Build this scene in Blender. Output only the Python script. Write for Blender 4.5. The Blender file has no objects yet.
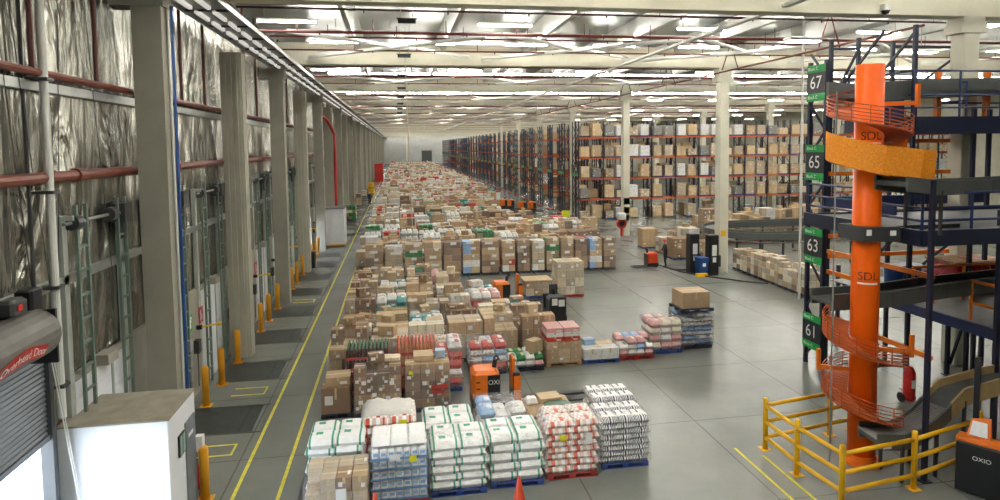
import bpy, math, random
from math import sin, cos, pi, radians
from mathutils import Matrix, Vector
R = random.Random(7)
S = bpy.context.scene
COL = S.collection.objects

# ------------------------------------------------------------------ helpers
def srgb(h):
    v = [int(h[i:i + 2], 16) / 255 for i in (0, 2, 4)]
    return tuple(x / 12.92 if x <= .04045 else ((x + .055) / 1.055) ** 2.4 for x in v) + (1,)

_M = {}
def mat(name, col, rough=.6, metal=0., var=.12, scale=3., bump=0., bscale=20., spec=.5, emit=None, stretch=None, rand=0.):
    if name in _M: return _M[name]
    m = bpy.data.materials.new(name); m.use_nodes = True
    n = m.node_tree.nodes; l = m.node_tree.links
    b = n['Principled BSDF']
    b.inputs['Roughness'].default_value = rough; b.inputs['Metallic'].default_value = metal
    b.inputs['Specular IOR Level'].default_value = spec
    c = srgb(col) if isinstance(col, str) else col
    b.inputs['Base Color'].default_value = c
    if emit:
        b.inputs['Emission Color'].default_value = c; b.inputs['Emission Strength'].default_value = emit
    else:
        tc = n.new('ShaderNodeTexCoord'); src = tc.outputs['Object']
        if stretch:
            mp = n.new('ShaderNodeMapping'); mp.inputs['Scale'].default_value = stretch
            l.new(src, mp.inputs['Vector']); src = mp.outputs['Vector']
        if var:
            t = n.new('ShaderNodeTexNoise'); t.inputs['Scale'].default_value = scale; t.inputs['Detail'].default_value = 5
            l.new(src, t.inputs['Vector'])
            r = n.new('ShaderNodeValToRGB')
            r.color_ramp.elements[0].position = .3; r.color_ramp.elements[1].position = .7
            r.color_ramp.elements[0].color = tuple(x * (1 - var) for x in c[:3]) + (1,)
            r.color_ramp.elements[1].color = tuple(min(1, x * (1 + var)) for x in c[:3]) + (1,)
            l.new(t.outputs['Fac'], r.inputs['Fac'])
            out = r.outputs['Color']
            if rand:
                oi = n.new('ShaderNodeObjectInfo'); hs = n.new('ShaderNodeHueSaturation')
                mr = n.new('ShaderNodeMapRange'); mr.inputs['To Min'].default_value = 1 - rand; mr.inputs['To Max'].default_value = 1 + rand
                l.new(oi.outputs['Random'], mr.inputs['Value']); l.new(mr.outputs['Result'], hs.inputs['Value'])
                l.new(out, hs.inputs['Color']); out = hs.outputs['Color']
            l.new(out, b.inputs['Base Color'])
        if bump:
            t2 = n.new('ShaderNodeTexNoise'); t2.inputs['Scale'].default_value = bscale; t2.inputs['Detail'].default_value = 4
            l.new(src, t2.inputs['Vector'])
            bp = n.new('ShaderNodeBump'); bp.inputs['Strength'].default_value = bump; bp.inputs['Distance'].default_value = .1
            l.new(t2.outputs['Fac'], bp.inputs['Height']); l.new(bp.outputs['Normal'], b.inputs['Normal'])
    _M[name] = m
    return m

class MB:
    """collects shapes; build() links them as ONE mesh object"""
    def __init__(s): s.v = []; s.f = []; s.i = []
    def add(s, v, f, mi=0):
        o = len(s.v); s.v += [tuple(p) for p in v]
        s.f += [tuple(o + k for k in q) for q in f]
        s.i += (mi if isinstance(mi, list) else [mi] * len(f))
        return s
    def box(s, x0, x1, y0, y1, z0, z1, mi=0, rz=0, piv=None):
        v = [(x, y, z) for z in (z0, z1) for y in (y0, y1) for x in (x0, x1)]
        if rz:
            px, py = piv or ((x0 + x1) / 2, (y0 + y1) / 2); c, q = cos(rz), sin(rz)
            v = [(px + (x - px) * c - (y - py) * q, py + (x - px) * q + (y - py) * c, z) for x, y, z in v]
        return s.add(v, [(0, 2, 3, 1), (4, 5, 7, 6), (0, 1, 5, 4), (1, 3, 7, 5), (3, 2, 6, 7), (2, 0, 4, 6)], mi)
    def bbox(s, x0, x1, y0, y1, z0, z1, b=.03, mi=0):
        """box with chamfered upright and upper edges"""
        def ring(x0, x1, y0, y1, z, b):
            return [(x0 + b, y0, z), (x1 - b, y0, z), (x1, y0 + b, z), (x1, y1 - b, z), (x1 - b, y1, z), (x0 + b, y1, z), (x0, y1 - b, z), (x0, y0 + b, z)]
        v = ring(x0, x1, y0, y1, z0, b) + ring(x0, x1, y0, y1, z1 - b, b) + ring(x0 + b, x1 - b, y0 + b, y1 - b, z1, b * .6)
        f = [tuple(range(7, -1, -1)), tuple(range(16, 24))]
        for r in (0, 8):
            for k in range(8): f.append((r + k, r + (k + 1) % 8, r + 8 + (k + 1) % 8, r + 8 + k))
        return s.add(v, f, mi)
    def beam(s, p0, p1, w, h=None, mi=0):
        """rectangular bar between two points"""
        h = h or w; p0 = Vector(p0); p1 = Vector(p1); d = (p1 - p0).normalized()
        u = Vector((0, 0, 1)) if abs(d.z) < .9 else Vector((1, 0, 0))
        a = d.cross(u).normalized(); b = a.cross(d).normalized()
        v = [p + a * (sx * w / 2) + b * (sy * h / 2) for p in (p0, p1) for sx, sy in ((-1, -1), (1, -1), (1, 1), (-1, 1))]
        return s.add(v, [(3, 2, 1, 0), (4, 5, 6, 7), (0, 1, 5, 4), (1, 2, 6, 5), (2, 3, 7, 6), (3, 0, 4, 7)], mi)
    def tube(s, pts, r, n=8, mi=0, closed=False):
        pts = [Vector(p) for p in pts]; N = len(pts); v = []; f = []
        rr = r if isinstance(r, (list, tuple)) else [r] * N
        pa = None
        for k, p in enumerate(pts):
            d = (pts[min(k + 1, N - 1)] - pts[max(k - 1, 0)]).normalized()
            if pa is None:
                u = Vector((0, 0, 1)) if abs(d.z) < .9 else Vector((1, 0, 0)); a = d.cross(u).normalized()
            else: a = (pa - d * pa.dot(d)).normalized()
            pa = a; b = a.cross(d)
            v += [p + (a * cos(2 * pi * j / n) + b * sin(2 * pi * j / n)) * rr[k] for j in range(n)]
        for k in range(N - 1):
            for j in range(n): f.append((k * n + j, k * n + (j + 1) % n, (k + 1) * n + (j + 1) % n, (k + 1) * n + j))
        f.append(tuple(range(n - 1, -1, -1))); f.append(tuple((N - 1) * n + j for j in range(n)))
        return s.add(v, f, mi)
    def lathe(s, prof, cx=0, cy=0, n=16, mi=0):
        """profile [(r, z), ...] about a vertical axis"""
        v = []; f = []
        for r, z in prof: v += [(cx + r * cos(2 * pi * j / n), cy + r * sin(2 * pi * j / n), z) for j in range(n)]
        for k in range(len(prof) - 1):
            for j in range(n): f.append((k * n + j, k * n + (j + 1) % n, (k + 1) * n + (j + 1) % n, (k + 1) * n + j))
        f.append(tuple(range(n - 1, -1, -1))); f.append(tuple((len(prof) - 1) * n + j for j in range(n)))
        return s.add(v, f, mi)
    def quad(s, a, b, c, d, mi=0): return s.add([a, b, c, d], [(0, 1, 2, 3)], mi)
    def pillow(s, cx, cy, cz, w, d, h, paint=None, nx=12, ny=6, rz=0, rnd=None):
        """a filled sack: two bulged faces meeting in a seam; paint(i, j) -> material of a cell"""
        v = []; f = []; mi = []; rnd = rnd or R; q, c = sin(rz), cos(rz)
        for sg in (-1, 1):
            for j in range(ny + 1):
                for i in range(nx + 1):
                    a = 2 * i / nx - 1; b = 2 * j / ny - 1
                    a1 = math.copysign(abs(a) ** .7, a); b1 = math.copysign(abs(b) ** .7, b)
                    g = (max(0, 1 - a1 ** 6) * max(0, 1 - b1 ** 6)) ** .4
                    z = sg * h / 2 * g * (1 + rnd.uniform(-.06, .06))
                    x = a1 * w / 2; y = b1 * d / 2
                    v.append((cx + x * c - y * q, cy + x * q + y * c, cz + z))
        m = (nx + 1) * (ny + 1)
        for sg in (0, 1):
            for j in range(ny):
                for i in range(nx):
                    k = sg * m + j * (nx + 1) + i; p = (k, k + 1, k + nx + 2, k + nx + 1)
                    f.append(p if sg else p[::-1]); mi.append(paint(i, j) if paint else 0)
        return s.add(v, f, mi)
    def text(s, txt, size, M, mi=0, warp=None):
        """flat lettering as geometry; M places its xy-plane"""
        cu = bpy.data.curves.new('t', 'FONT'); cu.body = txt; cu.size = size; cu.align_x = 'CENTER'; cu.align_y = 'CENTER'
        o = bpy.data.objects.new('t', cu); me = bpy.data.meshes.new_from_object(o)
        v = [M @ p.co for p in me.vertices]
        if warp: v = [warp(p) for p in v]
        s.add(v, [tuple(p.vertices) for p in me.polygons], mi)
        bpy.data.objects.remove(o); bpy.data.meshes.remove(me); bpy.data.curves.remove(cu)
        return s
    def mesh(s, name, mats, smooth=False):
        me = bpy.data.meshes.new(name); me.from_pydata(s.v, [], s.f)
        for m in mats: me.materials.append(m)
        me.polygons.foreach_set('material_index', s.i)
        if smooth: me.polygons.foreach_set('use_smooth', [True] * len(s.f))
        me.update(); return me
    def build(s, name, mats, parent=None, smooth=False):
        o = bpy.data.objects.new(name, s.mesh(name, mats if isinstance(mats, (list, tuple)) else [mats], smooth)); COL.link(o)
        if parent: o.parent = parent
        return o

def empty(name, loc=(0, 0, 0), rz=0):
    o = bpy.data.objects.new(name, None); COL.link(o); o.location = loc; o.rotation_euler = (0, 0, rz); o.empty_display_size = .2
    return o
def tag(o, label=None, cat=None, group=None, kind=None):
    if label: o['label'] = label
    if cat: o['category'] = cat
    if group: o['group'] = group
    if kind: o['kind'] = kind
    return o
def struct(o, label=None): return tag(o, label, None, None, 'structure')
def thing(name, label, cat, loc=(0, 0, 0), rz=0, group=None): return tag(empty(name, loc, rz), label, cat, group)
def copy_tree(o, parent=None):
    c = o.copy(); COL.link(c)
    if parent: c.parent = parent
    for ch in list(o.children): copy_tree(ch, c)
    return c
def place(me, name, parent, loc=(0, 0, 0), rz=0):
    o = bpy.data.objects.new(name, me); COL.link(o); o.parent = parent; o.location = loc; o.rotation_euler = (0, 0, rz); return o
ORD = 'first second third fourth fifth sixth seventh eighth ninth tenth eleventh twelfth thirteenth fourteenth fifteenth sixteenth seventeenth eighteenth nineteenth twentieth'.split() + ['twenty-' + w for w in 'first second third fourth fifth sixth seventh eighth ninth'.split()] + ['thirtieth']
def nth(i): return ORD[i] if i < len(ORD) else '%dth' % (i + 1)

# ------------------------------------------------------------------ materials
M_conc = mat('concrete', '959285', .75, var=.08, scale=1.5, bump=.1, bscale=30)
M_concw = mat('pale_concrete', 'cfccb9', .7, var=.06, scale=1.2)
M_beam = mat('beam_concrete', 'd6d2bd', .75, var=.06, scale=.8)
M_steelw = mat('white_steel', 'd2d2cb', .45, var=.05)
M_galv = mat('galvanised', '9a9c98', .4, .6, var=.12, scale=4)
M_grey = mat('grey_paint', '7d7f7c', .5, var=.08)
M_dgrey = mat('dark_grey', '3b3d3e', .5, var=.1)
M_black = mat('black_plastic', '17181a', .45, var=.15)
M_navy = mat('navy_steel', '1b2136', .4, var=.15, scale=2)
M_navyb = mat('navy_bright', '1f2c55', .4, var=.12, scale=2)
M_orange = mat('orange_steel', 'e2741a', .45, var=.07, scale=2)
M_orangec = mat('orange_column_paint', 'f2640c', .38, var=.04, scale=2, spec=.25)
M_rackor = mat('rack_beam_orange', 'bf5a32', .5, var=.12, scale=2)
M_mesh = mat('orange_mesh_sheet', 'df8a1c', .5, var=.2, scale=25)
M_yellow = mat('safety_yellow', 'e9b416', .4, var=.08, scale=3)
M_ylw = mat('yellow_bollard', 'dc9a1a', .45, var=.08)
M_line = mat('yellow_floor_paint', 'd9cf3f', .6, var=.2, scale=6)
M_red = mat('red_paint', 'c02018', .4, var=.08)
M_pipe = mat('red_oxide_pipe', '70382a', .5, var=.15, scale=2)
M_piped = mat('dark_red_pipe', '561a13', .5, var=.1)
M_blue = mat('blue_paint', '1d4a8c', .4, var=.1)
M_bluep = mat('blue_pallet_wood', '1d3f8c', .6, var=.2, scale=8)
M_redp = mat('red_pallet_wood', 'a8302a', .6, var=.2, scale=8)
M_dkp = mat('dark_pallet_wood', '2d3344', .7, var=.2, scale=8)
M_wood = mat('pallet_wood', '9a7a52', .8, var=.2, scale=8)
M_green = mat('sign_green', '12a04a', .5, var=.03)
M_signk = mat('sign_black', '22262a', .5, var=.05)
M_white = mat('white_print', 'f2f2ee', .5, var=0)
M_paper = mat('paper_label', 'e9e9e6', .6, var=.05, scale=20)
M_ylab = mat('yellow_label', 'e6e01a', .6, var=.05)
M_boothw = mat('booth_panel', 'e4e6ea', .5, var=.03)
M_boothtop = mat('booth_roof', '8f8878', .8, var=.18, scale=3)
M_glass = mat('dark_glass', '8fb0a0', .1, var=0)
M_skin = mat('skin', 'b98767', .6, var=.05)
M_cloth = mat('dark_clothes', '1e2126', .9, var=.2, scale=10)
M_lgreen = mat('door_frame_green', '97a69c', .5, var=.1)
M_tube = mat('fluorescent_tube', (1, .97, .9, 1), emit=30.0)
CART = [mat('carton_%d' % i, c, .75, var=.08, scale=4, rand=.14) for i, c in enumerate(('a88c6a', 'b89f7c', '866e58', 'c8b08c', '94795e', '776455', 'b8aa94', 'd6c4a4'))]
M_tape = mat('parcel_tape', 'c9b48c', .3, var=.05)
BAGW = mat('white_sack', 'f2f2ef', .45, var=.05, scale=8, bump=.25, bscale=14)
BAGG = mat('green_print', '2f9a78', .5, var=.05)
BAGR = mat('red_print', 'c8502e', .5, var=.1)
BAGO = mat('pale_red_print', 'dcc0b2', .5, var=.12, scale=12)
BAGK = mat('navy_print', '23284a', .5, var=.1)
BAGB = mat('brown_sack', 'b79a74', .7, var=.12, scale=6, bump=.3, bscale=14)
M_pblue = mat('pale_blue_print', '8fb2da', .5, var=.1)
M_pink = mat('pink_print', 'd9a5a2', .5, var=.15, scale=14)
M_rprint = mat('bright_red_print', 'c23a2c', .5, var=.15, scale=10)
M_teal = mat('teal_print', '3f9a9a', .5, var=.1)
M_gprint = mat('bottle_green', '1f7a3c', .3, var=.1)
M_ocap = mat('orange_caps', 'e2602c', .35, var=.08)
M_cream = mat('cream_print', 'dfd8c2', .6, var=.06)
M_pwhite = mat('white_pack', 'e0e0dc', .5, var=.08, scale=8, rand=.08)
M_smoke = mat('grey_film_goods', '8b8b86', .35, var=.25, scale=7)

def film(name, op, tint):
    m = bpy.data.materials.new(name); m.use_nodes = True; n = m.node_tree.nodes; l = m.node_tree.links
    b = n['Principled BSDF']; b.inputs['Base Color'].default_value = srgb(tint); b.inputs['Roughness'].default_value = .28
    tc = n.new('ShaderNodeTexCoord'); t = n.new('ShaderNodeTexNoise'); t.inputs['Scale'].default_value = 4; t.inputs['Detail'].default_value = 7; t.inputs['Distortion'].default_value = 1.6
    mp = n.new('ShaderNodeMapping'); mp.inputs['Scale'].default_value = (1, 1, 2.2); l.new(tc.outputs['Object'], mp.inputs['Vector']); l.new(mp.outputs['Vector'], t.inputs['Vector'])
    r = n.new('ShaderNodeValToRGB'); e = r.color_ramp.elements; e[0].position = .45; e[1].position = .8
    e[0].color = (op * .35,) * 3 + (1,); e[1].color = (min(1, op * 2.6),) * 3 + (1,)  # whitish noise streaks paint bright glints into the film
    l.new(t.outputs['Fac'], r.inputs['Fac']); l.new(r.outputs['Color'], b.inputs['Alpha'])
    bp = n.new('ShaderNodeBump'); bp.inputs['Strength'].default_value = .2; bp.inputs['Distance'].default_value = .05
    l.new(t.outputs['Fac'], bp.inputs['Height']); l.new(bp.outputs['Normal'], b.inputs['Normal'])
    return m
M_film = film('clear_stretch_film', .1, 'f2f4f5')
M_filmw = film('milky_stretch_film', .2, 'f6f7f8')

# floor: polished concrete with wide joints and old stains
def floor_mat():
    m = bpy.data.materials.new('polished_concrete_floor'); m.use_nodes = True; n = m.node_tree.nodes; l = m.node_tree.links
    b = n['Principled BSDF']; tc = n.new('ShaderNodeTexCoord')
    a = n.new('ShaderNodeTexNoise'); a.inputs['Scale'].default_value = .35; a.inputs['Detail'].default_value = 8; a.inputs['Roughness'].default_value = .65
    l.new(tc.outputs['Object'], a.inputs['Vector'])
    r = n.new('ShaderNodeValToRGB'); r.color_ramp.elements[0].position = .3; r.color_ramp.elements[1].position = .72
    r.color_ramp.elements[0].color = srgb('6f736d'); r.color_ramp.elements[1].color = srgb('84877f'); l.new(a.outputs['Fac'], r.inputs['Fac'])
    br = n.new('ShaderNodeTexBrick'); br.offset = 0; br.inputs['Scale'].default_value = 1
    br.inputs['Brick Width'].default_value = 4.16; br.inputs['Row Height'].default_value = 4.16; br.inputs['Mortar Size'].default_value = .02
    br.inputs['Color1'].default_value = br.inputs['Color2'].default_value = (1, 1, 1, 1); br.inputs['Mortar'].default_value = (.55, .55, .55, 1)
    l.new(tc.outputs['Object'], br.inputs['Vector'])
    mx = n.new('ShaderNodeMixRGB'); mx.blend_type = 'MULTIPLY'; mx.inputs['Fac'].default_value = 1
    l.new(r.outputs['Color'], mx.inputs['Color1']); l.new(br.outputs['Color'], mx.inputs['Color2']); l.new(mx.outputs['Color'], b.inputs['Base Color'])
    rr = n.new('ShaderNodeMapRange'); rr.inputs['To Min'].default_value = .2; rr.inputs['To Max'].default_value = .3
    l.new(a.outputs['Fac'], rr.inputs['Value']); l.new(rr.outputs['Result'], b.inputs['Roughness'])
    return m
M_floor = floor_mat()

# crinkled reflective insulation on the dock wall
def foil_mat():
    m = bpy.data.materials.new('foil_insulation'); m.use_nodes = True; n = m.node_tree.nodes; l = m.node_tree.links
    b = n['Principled BSDF']; b.inputs['Metallic'].default_value = .9; b.inputs['Base Color'].default_value = srgb('a3a298')
    b.inputs['Roughness'].default_value = .27
    tc = n.new('ShaderNodeTexCoord'); mp = n.new('ShaderNodeMapping'); mp.inputs['Scale'].default_value = (1, 1, .28)
    l.new(tc.outputs['Object'], mp.inputs['Vector'])
    t = n.new('ShaderNodeTexNoise'); t.inputs['Scale'].default_value = .9; t.inputs['Detail'].default_value = 3.5; t.inputs['Roughness'].default_value = .45; t.inputs['Distortion'].default_value = 2.2
    l.new(mp.outputs['Vector'], t.inputs['Vector'])
    wv = n.new('ShaderNodeTexWave'); wv.bands_direction = 'Y'; wv.wave_profile = 'SAW'; wv.inputs['Scale'].default_value = .26; wv.inputs['Distortion'].default_value = .6; wv.inputs['Detail Scale'].default_value = .4
    l.new(tc.outputs['Object'], wv.inputs['Vector'])
    ad = n.new('ShaderNodeMath'); ad.operation = 'MULTIPLY_ADD'; ad.inputs[1].default_value = .35; l.new(wv.outputs['Fac'], ad.inputs[0]); l.new(t.outputs['Fac'], ad.inputs[2])
    bp = n.new('ShaderNodeBump'); bp.inputs['Strength'].default_value = 1.0; bp.inputs['Distance'].default_value = .5
    l.new(ad.outputs['Value'], bp.inputs['Height']); l.new(bp.outputs['Normal'], b.inputs['Normal'])
    return m
M_foil = foil_mat()
M_roof = mat('roof_sheet', '757875', .32, .75, var=.1, scale=.6, stretch=(6, .3, 1))
M_back = mat('back_wall_cladding', 'a9a9a4', .7, var=.1, scale=.5)

# ------------------------------------------------------------------ the setting
WX = -6.75; XR = 68.; YB = 300.; Y0 = -7.; CEIL = 14.1; BAY = 16.65; DOCK = 4.165
DOCKS = [15.1 + DOCK * k for k in range(30)]
struct(MB().box(WX - .3, XR, Y0, YB, -.3, 0).build('floor', M_floor))
struct(MB().box(WX - .3, XR, Y0, YB, CEIL, CEIL + .2).build('ceiling', M_roof))
w = MB()                                           # dock wall with its two open doorways
OPEN = [(9.0, 12.85, 4.5), (49.0, 51.2, 2.7)]
y = Y0
for a, b_, h in OPEN:
    w.box(WX - .3, WX, y, a, 0, CEIL); w.box(WX - .3, WX, a, b_, h, CEIL); y = b_
w.box(WX - .3, WX, y, YB, 0, CEIL)
struct(w.build('wall_left', M_foil))
struct(MB().box(WX - .3, XR, YB, YB + .3, 0, CEIL).build('wall_back', M_back))
struct(MB().box(XR, XR + .3, Y0, YB, 0, CEIL).build('wall_right', M_concw))
struct(MB().box(WX - .3, XR, Y0 - .3, Y0, 0, CEIL).build('wall_front', M_concw))
b = MB()                                           # precast plinth between the dock doors
for k, yc in enumerate(DOCKS):
    if k > 0: b.box(WX, WX + .12, DOCKS[k - 1] + 1.35, yc - 1.35, 0, 3.4)
struct(b.build('baseboard_left', M_conc))
ww = MB()                                          # apron outside the open roller door
ww.box(WX - 12, WX - .3, 0, 60, -.3, -.02)
ww.box(WX - .31, WX + .01, 12.79, 12.86, 0, 4.52); ww.box(WX - .31, WX + .01, 9.0, 12.86, 4.45, 4.52)
struct(ww.build('trim_1', M_concw))
# back wall: pilaster, dark shutter
struct(MB().box(4.2, 4.8, YB - .3, YB, 0, 12.5).build('trim_2', M_concw))
bd = MB(); bd.box(11.4, 16.2, YB - .12, YB, 0, 6.2)
for k in range(20): bd.box(11.5, 16.1, YB - .16, YB - .12, .1 + k * .3, .32 + k * .3)
struct(bd.build('door_40', M_dgrey))

# beams across the hall, purlins along it
NB = 17
for k in range(NB):
    yb = 19.4 + BAY * k
    m = MB(); m.box(WX, XR, yb - .16, yb + .16, 12.75, 13.7); m.box(WX, XR, yb - .3, yb + .3, 12.55 if k else 12.25, 12.75); m.box(WX, XR, yb - .34, yb + .34, 13.5, 13.7)
    struct(m.build('roof_beam', M_beam))
m = MB(); m.box(WX, XR, 2.75 - .3, 2.75 + .3, 12.5, 13.7); struct(m.build('roof_beam', M_beam))
for k in range(16):
    xp = -2.0 + 4.64 * k
    m = MB()
    for j in range(-1, NB):
        ya, ye = 19.4 + BAY * j + .34, 19.4 + BAY * (j + 1) - .34
        # V-section purlin, its bottom tapering into the beam
        m.add([(xp - .32, ya, CEIL), (xp + .32, ya, CEIL), (xp + .32, ye, CEIL), (xp - .32, ye, CEIL),
               (xp - .1, ya, 13.3), (xp + .1, ya, 13.3), (xp + .1, ye, 13.3), (xp - .1, ye, 13.3)],
              [(3, 2, 1, 0), (4, 5, 6, 7), (0, 1, 5, 4), (1, 2, 6, 5), (2, 3, 7, 6), (3, 0, 4, 7)])
    struct(m.build('roof_purlin', M_steelw))
for k in range(8):                                 # diagonal roof bracing tubes
    ya = 19.4 + BAY * k
    for i in range(5):
        x0 = -4.5 + 9.3 * i
        struct(MB().tube([(x0, ya - 8, 12.95), (x0 + 8.5, ya - .9, 12.95)], .1, 8).build('roof_brace', M_steelw))
        struct(MB().tube([(x0 + 8.5, ya - 8, 12.85), (x0, ya - .9, 12.85)], .1, 8).build('roof_brace', M_steelw))
# concrete columns: dock wall (smooth and ribbed in turn) and two rows in the hall
for k in range(34):
    yc = 17.0 + BAY / 2 * k; m = MB()
    if k % 2 == 0:
        m.box(WX + .45, -5.62, yc - .28, yc + .28, 0, 11.5); m.box(WX, -5.55, yc - .32, yc + .32, 11.5, 12.55)
        m.tube([(-6.0, yc - .285, 9.6), (-6.0, yc - .278, 9.6)], .04, 8)
    else:
        m.box(WX + .3, -5.75, yc - .3, yc + .3, 0, 11.6)
        for q in (-.2, 0, .2): m.box(-5.75, -5.68, yc + q - .06, yc + q + .06, 0, 11.6)
        for q in (-6.3, -6.1, -5.9): m.box(q - .05, q + .05, yc - .35, yc - .3, 0, 11.6)
    struct(m.build('column', M_conc if k % 2 == 0 else mat('ribbed_concrete', 'b3b0a0', .75, var=.07, scale=1.5)))
for k in range(7):
    for xc in (19.7, 44.0):
        yc = 19.4 + BAY * k; m = MB()
        m.bbox(xc - .3, xc + .3, yc - .3, yc + .3, 0, 11.7, .03)
        m.box(xc - .52, xc + .52, yc - .36, yc + .36, 11.7, 12.0); m.box(xc - .42, xc + .42, yc - .36, yc + .36, 12.0, 12.55 if k else 12.25)
        struct(m.build('column', M_concw))
# floor markings and the long joint beside the pallets
for i, xl in enumerate((-3.9, -2.87)):
    struct(MB().box(xl - .042, xl + .042, 6, 200, 0, .004).build('trim_%d' % (3 + i), M_line))
struct(MB().box(-2.42, -2.28, 6, 120, 0, .004).build('trim_5', M_dgrey))
struct(MB().box(8.55, 8.62, 8, 14.9, 0, .004).build('trim_6', M_line)); struct(MB().box(9.05, 9.12, 8, 14.4, 0, .004).build('trim_7', M_line))
M_line2 = mat('yellow_square', 'd9cf3f', .6, var=.2)
for k, yc in enumerate((17.25, 21.4, 33.8)):
    m = MB(); m.box(-5.5, -4.5, yc - .3, yc - .24, 0, .004); m.box(-5.5, -4.5, yc + .3, yc + .36, 0, .004); m.box(-4.5, -4.44, yc - .3, yc + .36, 0, .004)
    struct(m.build('trim_%d' % (8 + k), M_line2))

# girts and pipes along the dock wall
for z0 in (5.4, 9.22):
    struct(MB().box(WX, WX + .14, Y0, 160, z0 - .09, z0 + .09).build('wall_girt', M_galv))
for k in range(3):
    t = thing('wall_pipe', ['thick rust red pipe running along the foil wall at mid height', 'thinner rust red sprinkler pipe running high along the foil wall', ''][k], 'pipe') if k < 2 else None
    if k == 0:
        MB().tube([(-6.52, Y0 + .1, 7.5), (-6.52, 160, 7.5)], .11, 10).build('pipe_run', M_pipe, t)
        for y in range(8, 150, 6): MB().tube([(-6.52, y + .1, 7.5), (-6.52, y + .3, 7.5)], .15, 10).build('coupling', M_pipe, t)
    if k == 1:
        MB().tube([(-6.5, Y0 + .1, 9.45), (-6.5, 160, 9.45)], .075, 8).build('pipe_run', M_pipe, t)
        for j, y in enumerate((12.75, 15.25, 20.85, 23.2, 29.1, 31.4, 37.4, 39.8, 45.6, 48, 54, 57, 62, 66)):
            MB().tube([(-6.5, y, 9.45), (-6.5, y, CEIL)], .05, 6).build('riser', M_piped, t)
t = thing('fire_riser', 'bright red fire main climbing the wall past the ribbed columns', 'pipe')
MB().tube([(-5.5, 58.2, 0), (-5.5, 58.2, 9.2), (-5.9, 56.2, 10.4), (-6.4, 54.5, 10.9)], .13, 10).build('pipe_run', M_red, t)
t = thing('downpipe', 'pale rainwater downpipe strapped to the foil wall above the roller shutter', 'pipe')
MB().tube([(-6.45, 13.0, CEIL), (-6.45, 13.0, 2.9)], .075, 12).build('pipe_run', M_steelw, t)
for z in (3.5, 5.4, 7.2, 9.3, 11.5): MB().box(-6.75, -6.33, 12.88, 13.12, z, z + .06).build('bracket', M_dgrey, t)
MB().tube([(-6.65, 12.7, CEIL), (-6.65, 12.7, 4.9)], .035, 8).build('conduit', M_dgrey, t)
for i, (ya, yb) in enumerate(((11.6, 12.6), (14.2, 13.4), (14.8, 15.8), (11.9, 13.2))):
    tag(MB().tube([(-6.6, ya, CEIL), (-6.6, (ya + yb) / 2, 9.0), (-6.6, yb, 5.0)], .008, 5).build('wall_cable', M_black), 'thin black cable slanting down the foil wall, %s from the camera' % nth(i), 'cable', 'black cables on the foil wall')
t = thing('blue_conduit', 'blue conduit running down the right edge of the nearest big column', 'conduit')
MB().tube([(-5.53, 17.2, 11.6), (-5.53, 17.2, 1.2)], .04, 8).build('pipe_run', M_blue, t)
MB().tube([(-5.57, 17.05, 11.6), (-5.57, 17.05, 1.2)], .03, 6).build('cable', M_steelw, t)
for z in (1.9, 2.3, 2.7): MB().box(-5.62, -5.45, 17.3, 17.5, z, z + .28).build('junction_box', M_galv, t)

M_strip = mat('strip_lamp', (1, .97, .92, 1), emit=.22)
# cable tray with two lamp strips along the dock wall
t = thing('cable_tray', 'long grey hung tray with bright lamp strips along the dock wall', 'cable tray')
m = MB(); m.box(-6.1, -4.7, 4, YB - 1, 12.12, 12.14)
m.build('tray_floor', mat('tray_grey', 'a9aaa6', .5, .2, var=.08), t)
for x in (-6.08, -4.73):
    MB().box(x - .03, x + .03, 4, YB - 1, 12.0, 12.16).build('side_rail', M_galv, t)
for x in (-5.75, -5.25):
    m = MB(); y = 6.
    while y < 250: m.box(x - .05, x + .05, y, y + 1.25, 12.0, 12.1); y += 1.75
    m.build('lamp_strip', M_strip, t)
me = MB().box(-6.1, -4.7, 0, .08, 12.06, 12.12).mesh('hanger_bar', [M_dgrey]); y = 5.
while y < 240: place(me, 'hanger_bar', t, (0, y, 0)); y += 2.5

# dock doors: slatted leaf in green angle tracks, shaft and drums high above
def slat_leaf(w, h, n, M1, M2):
    m = MB()
    for j in range(n): m.box(0, .05, -w / 2, w / 2, j * h / n + .012, (j + 1) * h / n, 0)
    for q in (-w / 6, w / 6): m.box(.05, .07, q - .05, q + .05, 0, h, 1)
    return m.mesh('door_leaf', [M1, M2])
leaf = slat_leaf(2.5, 3.25, 9, M_boothw, M_lgreen)
m = MB(); m.box(0, .12, -.09, .09, 0, 6.7); m.box(.1, .3, -.03, .03, 6.6, 6.7)
track = m.mesh('track', [mat('track_pale', 'b4bab2', .5, .2, var=.1)])
m = MB()
for q in (0, .42): m.box(.2, .26, q - .035, q + .035, 0, 6.9)
for z in range(1, 14): m.box(.21, .25, 0, .42, z * .5, z * .5 + .05)
ladder = m.mesh('track_ladder', [mat('ladder_green', '63756a', .5, var=.1)])
m = MB(); m.tube([(.22, -1.55, 6.55), (.22, 1.55, 6.55)], .035, 8); shaft = m.mesh('shaft', [M_galv])
m = MB(); m.tube([(.22, -.12, 6.55), (.22, .12, 6.55)], .16, 12); drum = m.mesh('drum', [M_dgrey])
m = MB(); m.box(.05, .36, -.22, .22, 6.3, 6.75); m.tube([(.2, 0, 6.3), (.2, 0, 5.9)], .1, 10); motor = m.mesh('motor', [M_dgrey])
m = MB(); m.box(.05, .35, -.25, .25, 3.27, 3.5); m.box(.02, .1, -1.45, 1.45, 3.25, 3.42); header = m.mesh('header', [M_conc])
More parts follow.
